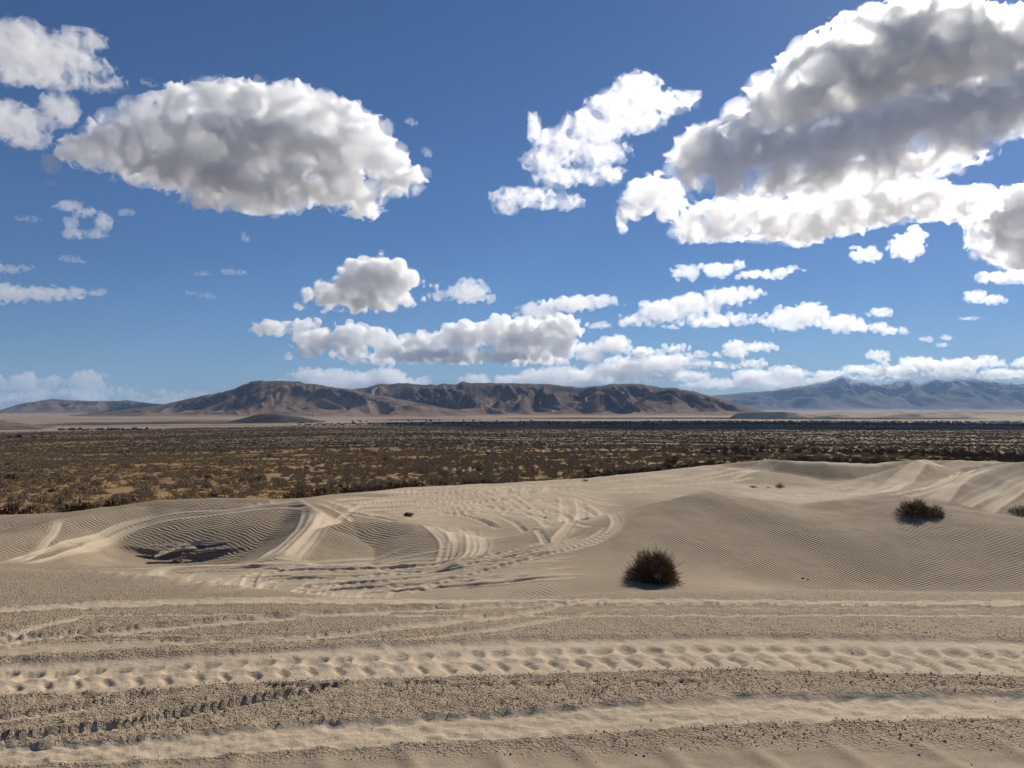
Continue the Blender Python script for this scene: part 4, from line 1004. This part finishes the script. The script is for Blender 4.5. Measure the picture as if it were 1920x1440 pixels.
make_cloud('loose white cloud at the left edge under the feathery one', 280,
    [(-40, 220, 50, 38), (18, 228, 50, 34), (110, 202, 30, 26), (65, 225, 40, 18), (50, 258, 34, 18), (120, 215, 20, 20)], 53, vox=2.6, group=G1, big=32, wisp=0.35, density=0.014)
make_cloud('two tiny white tufts stacked beside the tip of the wide cumulus', 352, [(95, 308, 17, 18), (97, 343, 11, 7)], 59, vox=1.8, group=G1, big=14, wisp=0.3, density=0.014)
make_cloud('small ragged ring-shaped cloud with a blue hole in it', 450,
    [(128, 386, 26, 10), (160, 398, 24, 9), (195, 415, 16, 17), (178, 438, 22, 9), (140, 438, 22, 10), (132, 418, 14, 12)], 61, vox=1.8, group=G1, big=15, wisp=0.4, density=0.015)
make_cloud('thin shred of cloud right of the ring-shaped one', 404, [(237, 398, 16, 7)], 67, vox=1.6, group=G1, big=10, wisp=0.6, density=0.01)
make_cloud('long flat white cloud tapering to the right, at the left edge', 572,
    [(-40, 552, 50, 20), (15, 550, 45, 19), (75, 550, 45, 14), (125, 550, 40, 10), (168, 549, 22, 7)], 71, vox=1.8, group=G1, big=17, wisp=0.2, density=0.016)
make_cloud('pair of little puffs above the long flat cloud at the left edge', 515, [(-10, 505, 22, 10), (18, 505, 18, 9), (47, 502, 13, 6)], 73, vox=1.6, group=G1, big=12, wisp=0.2, density=0.016)
make_cloud('small two-piece white cloud below the ragged shelf, one piece round and one square', 492, [(1620, 478, 30, 15), (1700, 462, 33, 26), (1715, 440, 20, 16)], 79, vox=1.9, group=G1, big=18, wisp=0.2)
make_cloud('flat pale cloud running off the right edge below the dark slanting belly', 530, [(1875, 520, 42, 10), (1925, 515, 50, 14), (1990, 515, 50, 16)], 83, vox=1.8, group=G1, big=16, wisp=0.1)
make_cloud('small bright oval cloud alone near the right edge', 572, [(1830, 556, 22, 13), (1860, 561, 26, 9)], 89, vox=1.6, group=G1, big=12)
make_cloud('sliver of cloud under the small bright oval near the right edge', 601, [(1820, 597, 20, 3.5)], 97, vox=1.3, group=G1, big=7, density=0.012)
make_cloud('long thin white cloud, thick at one end, in clear sky above the row of cumulus', 528, [(1288, 511, 28, 15), (1345, 506, 36, 15), (1385, 497, 14, 10), (1420, 516, 38, 8), (1465, 508, 28, 6), (1490, 503, 10, 7)], 101, vox=1.8, group=G1, big=16, wisp=0.15)
make_cloud('compact cumulus with a dark slanting underside over the mountain crest', 597,
    [(690, 525, 62, 38), (630, 552, 52, 26), (735, 520, 42, 36), (685, 565, 62, 22), (770, 525, 22, 18), (715, 502, 38, 20), (590, 573, 24, 9), (755, 560, 26, 11)], 103, vox=2.0, group=G1, big=30, density=0.05)
make_cloud('white cumulus scrap to the right of the compact dark one', 576, [(878, 548, 42, 20), (825, 553, 18, 8), (882, 530, 22, 13), (912, 558, 18, 10), (815, 535, 14, 5)], 107, vox=1.7, group=G1, big=17, wisp=0.15)
make_cloud('low cloud with a sloping top, left of the longest white row', 612, [(1070, 570, 55, 15), (1010, 584, 38, 18), (1125, 566, 34, 12), (982, 598, 20, 10), (1155, 573, 10, 5)], 109, vox=1.7, group=G1, big=18)
make_cloud('tiny white puff between two sloping clouds', 619, [(1125, 610, 22, 7)], 113, vox=1.4, group=G1, big=9)
make_cloud('long cumulus climbing to the right with a shaded belly', 622, [(1190, 602, 34, 14), (1250, 583, 52, 22), (1310, 570, 50, 20), (1365, 556, 45, 18), (1405, 552, 28, 13), (1330, 600, 55, 10), (1385, 598, 38, 9), (1300, 610, 40, 7)], 127, vox=1.8, group=G1, big=20)
make_cloud('cumulus with grey hollows tapering to the right above the snowy peaks', 630, [(1475, 600, 40, 22), (1515, 590, 42, 22), (1575, 606, 44, 17), (1625, 615, 38, 9), (1670, 620, 28, 5), (1455, 578, 10, 9)], 131, vox=1.7, group=G1, big=18)
make_cloud('small white puff above the tapering cumulus', 598, [(1650, 586, 22, 10)], 137, vox=1.4, group=G1, big=10)
# the banks low over the mountains
G2 = 'cloud banks low over the mountains'
def heaps(seed, spans):
    """many small heads strung along rows: (x0, y0, x1, y1, how many, half width, half height)"""
    r = random.Random(seed); out = []
    for x0, y0, x1, y1, n, w, h in spans:
        for k in range(n):
            f = (k + r.uniform(-.45, .45)) / max(n - 1, 1); q = r.uniform(.55, 1.25)
            out.append((x0 + (x1 - x0) * f, y0 + (y1 - y0) * f + r.uniform(-.4, .4) * h, w * q, h * q * r.uniform(.75, 1.15), r.uniform(-1, 1) * w))
    return out
BK = dict(group=G2, amp=1.3)
make_cloud('broad cumulus bank with blue-grey bellies above the middle of the dark range', 700, heaps(1, [(510, 612, 590, 605, 5, 26, 16.8), (560, 640, 720, 628, 8, 35, 21.3), (740, 650, 860, 632, 6, 38, 24.6), (860, 632, 1060, 618, 9, 40, 28.0), (600, 668, 760, 672, 6, 38, 14.6), (780, 676, 1010, 672, 9, 47, 19.0), (980, 650, 1070, 645, 5, 31, 20.2)]), 139, vox=1.8, big=24, density=0.05, **BK)
make_cloud('lumpy low bank sitting on the highest summit of the dark range', 724, heaps(2, [(565, 708, 740, 708, 10, 28, 15.7), (560, 724, 760, 722, 9, 35, 11.2), (790, 716, 800, 716, 2, 19, 7.8)]), 149, vox=1.5, big=14, density=0.03, **BK)
make_cloud('white bank resting on the long level crest of the dark range', 722, heaps(3, [(895, 713, 1120, 700, 11, 28, 13.4), (900, 723, 1110, 720, 8, 40, 9.0)]), 151, vox=1.5, big=14, density=0.03, **BK)
make_cloud('heaped cumulus bank behind the right end of the dark range', 711, heaps(4, [(1090, 664, 1160, 640, 5, 26, 14.6), (1130, 690, 1280, 680, 9, 31, 16.8), (1180, 658, 1270, 652, 5, 24, 7.8), (1100, 708, 1300, 708, 10, 33, 12.3)]), 157, vox=1.6, big=16, density=0.032, **BK)
make_cloud('chain of puffs climbing to the right above the gap between the ranges', 690, heaps(5, [(1270, 672, 1440, 648, 11, 22, 12.3), (1290, 686, 1400, 684, 6, 21, 6.7)]), 163, vox=1.4, big=13, density=0.03, **BK)
make_cloud('rounded bank over the gap where the dark range meets the blue one', 732, heaps(6, [(1390, 708, 1490, 698, 8, 26, 15.7), (1300, 724, 1500, 720, 10, 31, 10.1)]), 167, vox=1.4, big=13, density=0.03, **BK)
make_cloud('pale bank on both sides of the snowy summit', 716, heaps(7, [(1505, 704, 1640, 690, 10, 24, 10.1), (1500, 714, 1640, 708, 8, 28, 7.8)]), 173, vox=1.4, big=12, density=0.03, **BK)
make_cloud('long creamy bank over the blue mountains reaching the right edge', 712, heaps(8, [(1640, 668, 1670, 682, 4, 15, 5.6), (1690, 680, 1960, 684, 16, 26, 12.3), (1660, 700, 1960, 704, 15, 33, 9.0)]), 179, vox=1.5, big=13, density=0.03, **BK)
make_cloud('scatter of three little puffs above the creamy bank at the right', 662, [(1738, 636, 14, 5), (1775, 634, 14, 6), (1765, 647, 11, 4)], 181, vox=1.3, group=G2, big=8)
make_cloud('soft grey and white bank behind the low hills at the left edge', 758, heaps(9, [(-60, 722, 180, 718, 9, 32, 17), (190, 738, 390, 742, 9, 22, 11), (-60, 745, 170, 744, 7, 42, 14), (180, 757, 380, 756, 7, 30, 10)]), 191, vox=1.7, big=18, density=0.028, **BK)
# shreds
for i, (x, y, a, b, what) in enumerate([
        (279, 155, 13, 7, 'hooked shred of cloud high above the wide cumulus'), (770, 228, 9, 7, 'faint shred off the upper right of the wide cumulus'),
        (800, 285, 8, 9, 'faint shred off the right tip of the wide cumulus'), (460, 445, 6, 9, 'tiny upright shred under the wide cumulus'),
        (378, 513, 12, 4, 'thin flat shred in the blue below the wide cumulus'), (437, 510, 18, 4, 'longer thin shred beside the thin flat one'),
        (358, 550, 8, 4, 'very small shred above the left slope of the dark mountain'), (386, 555, 12, 6, 'curled small shred above the left slope of the dark mountain'),
        (50, 410, 18, 4, 'faint flat shred left of the ring-shaped cloud'), (133, 486, 18, 7, 'faint curl below the ring-shaped cloud')]):
    make_cloud(what, y + 10, [(x - a * .5, y - b * .3, a * .6, b * .45), (x, y, a * .6, b * .6), (x + a * 0.6, y + b * 0.5, a * 0.5, b * 0.35)], 200 + i, vox=1.0, group='shreds of cloud', big=10, wisp=1.0, density=0.012, amp=1.7)
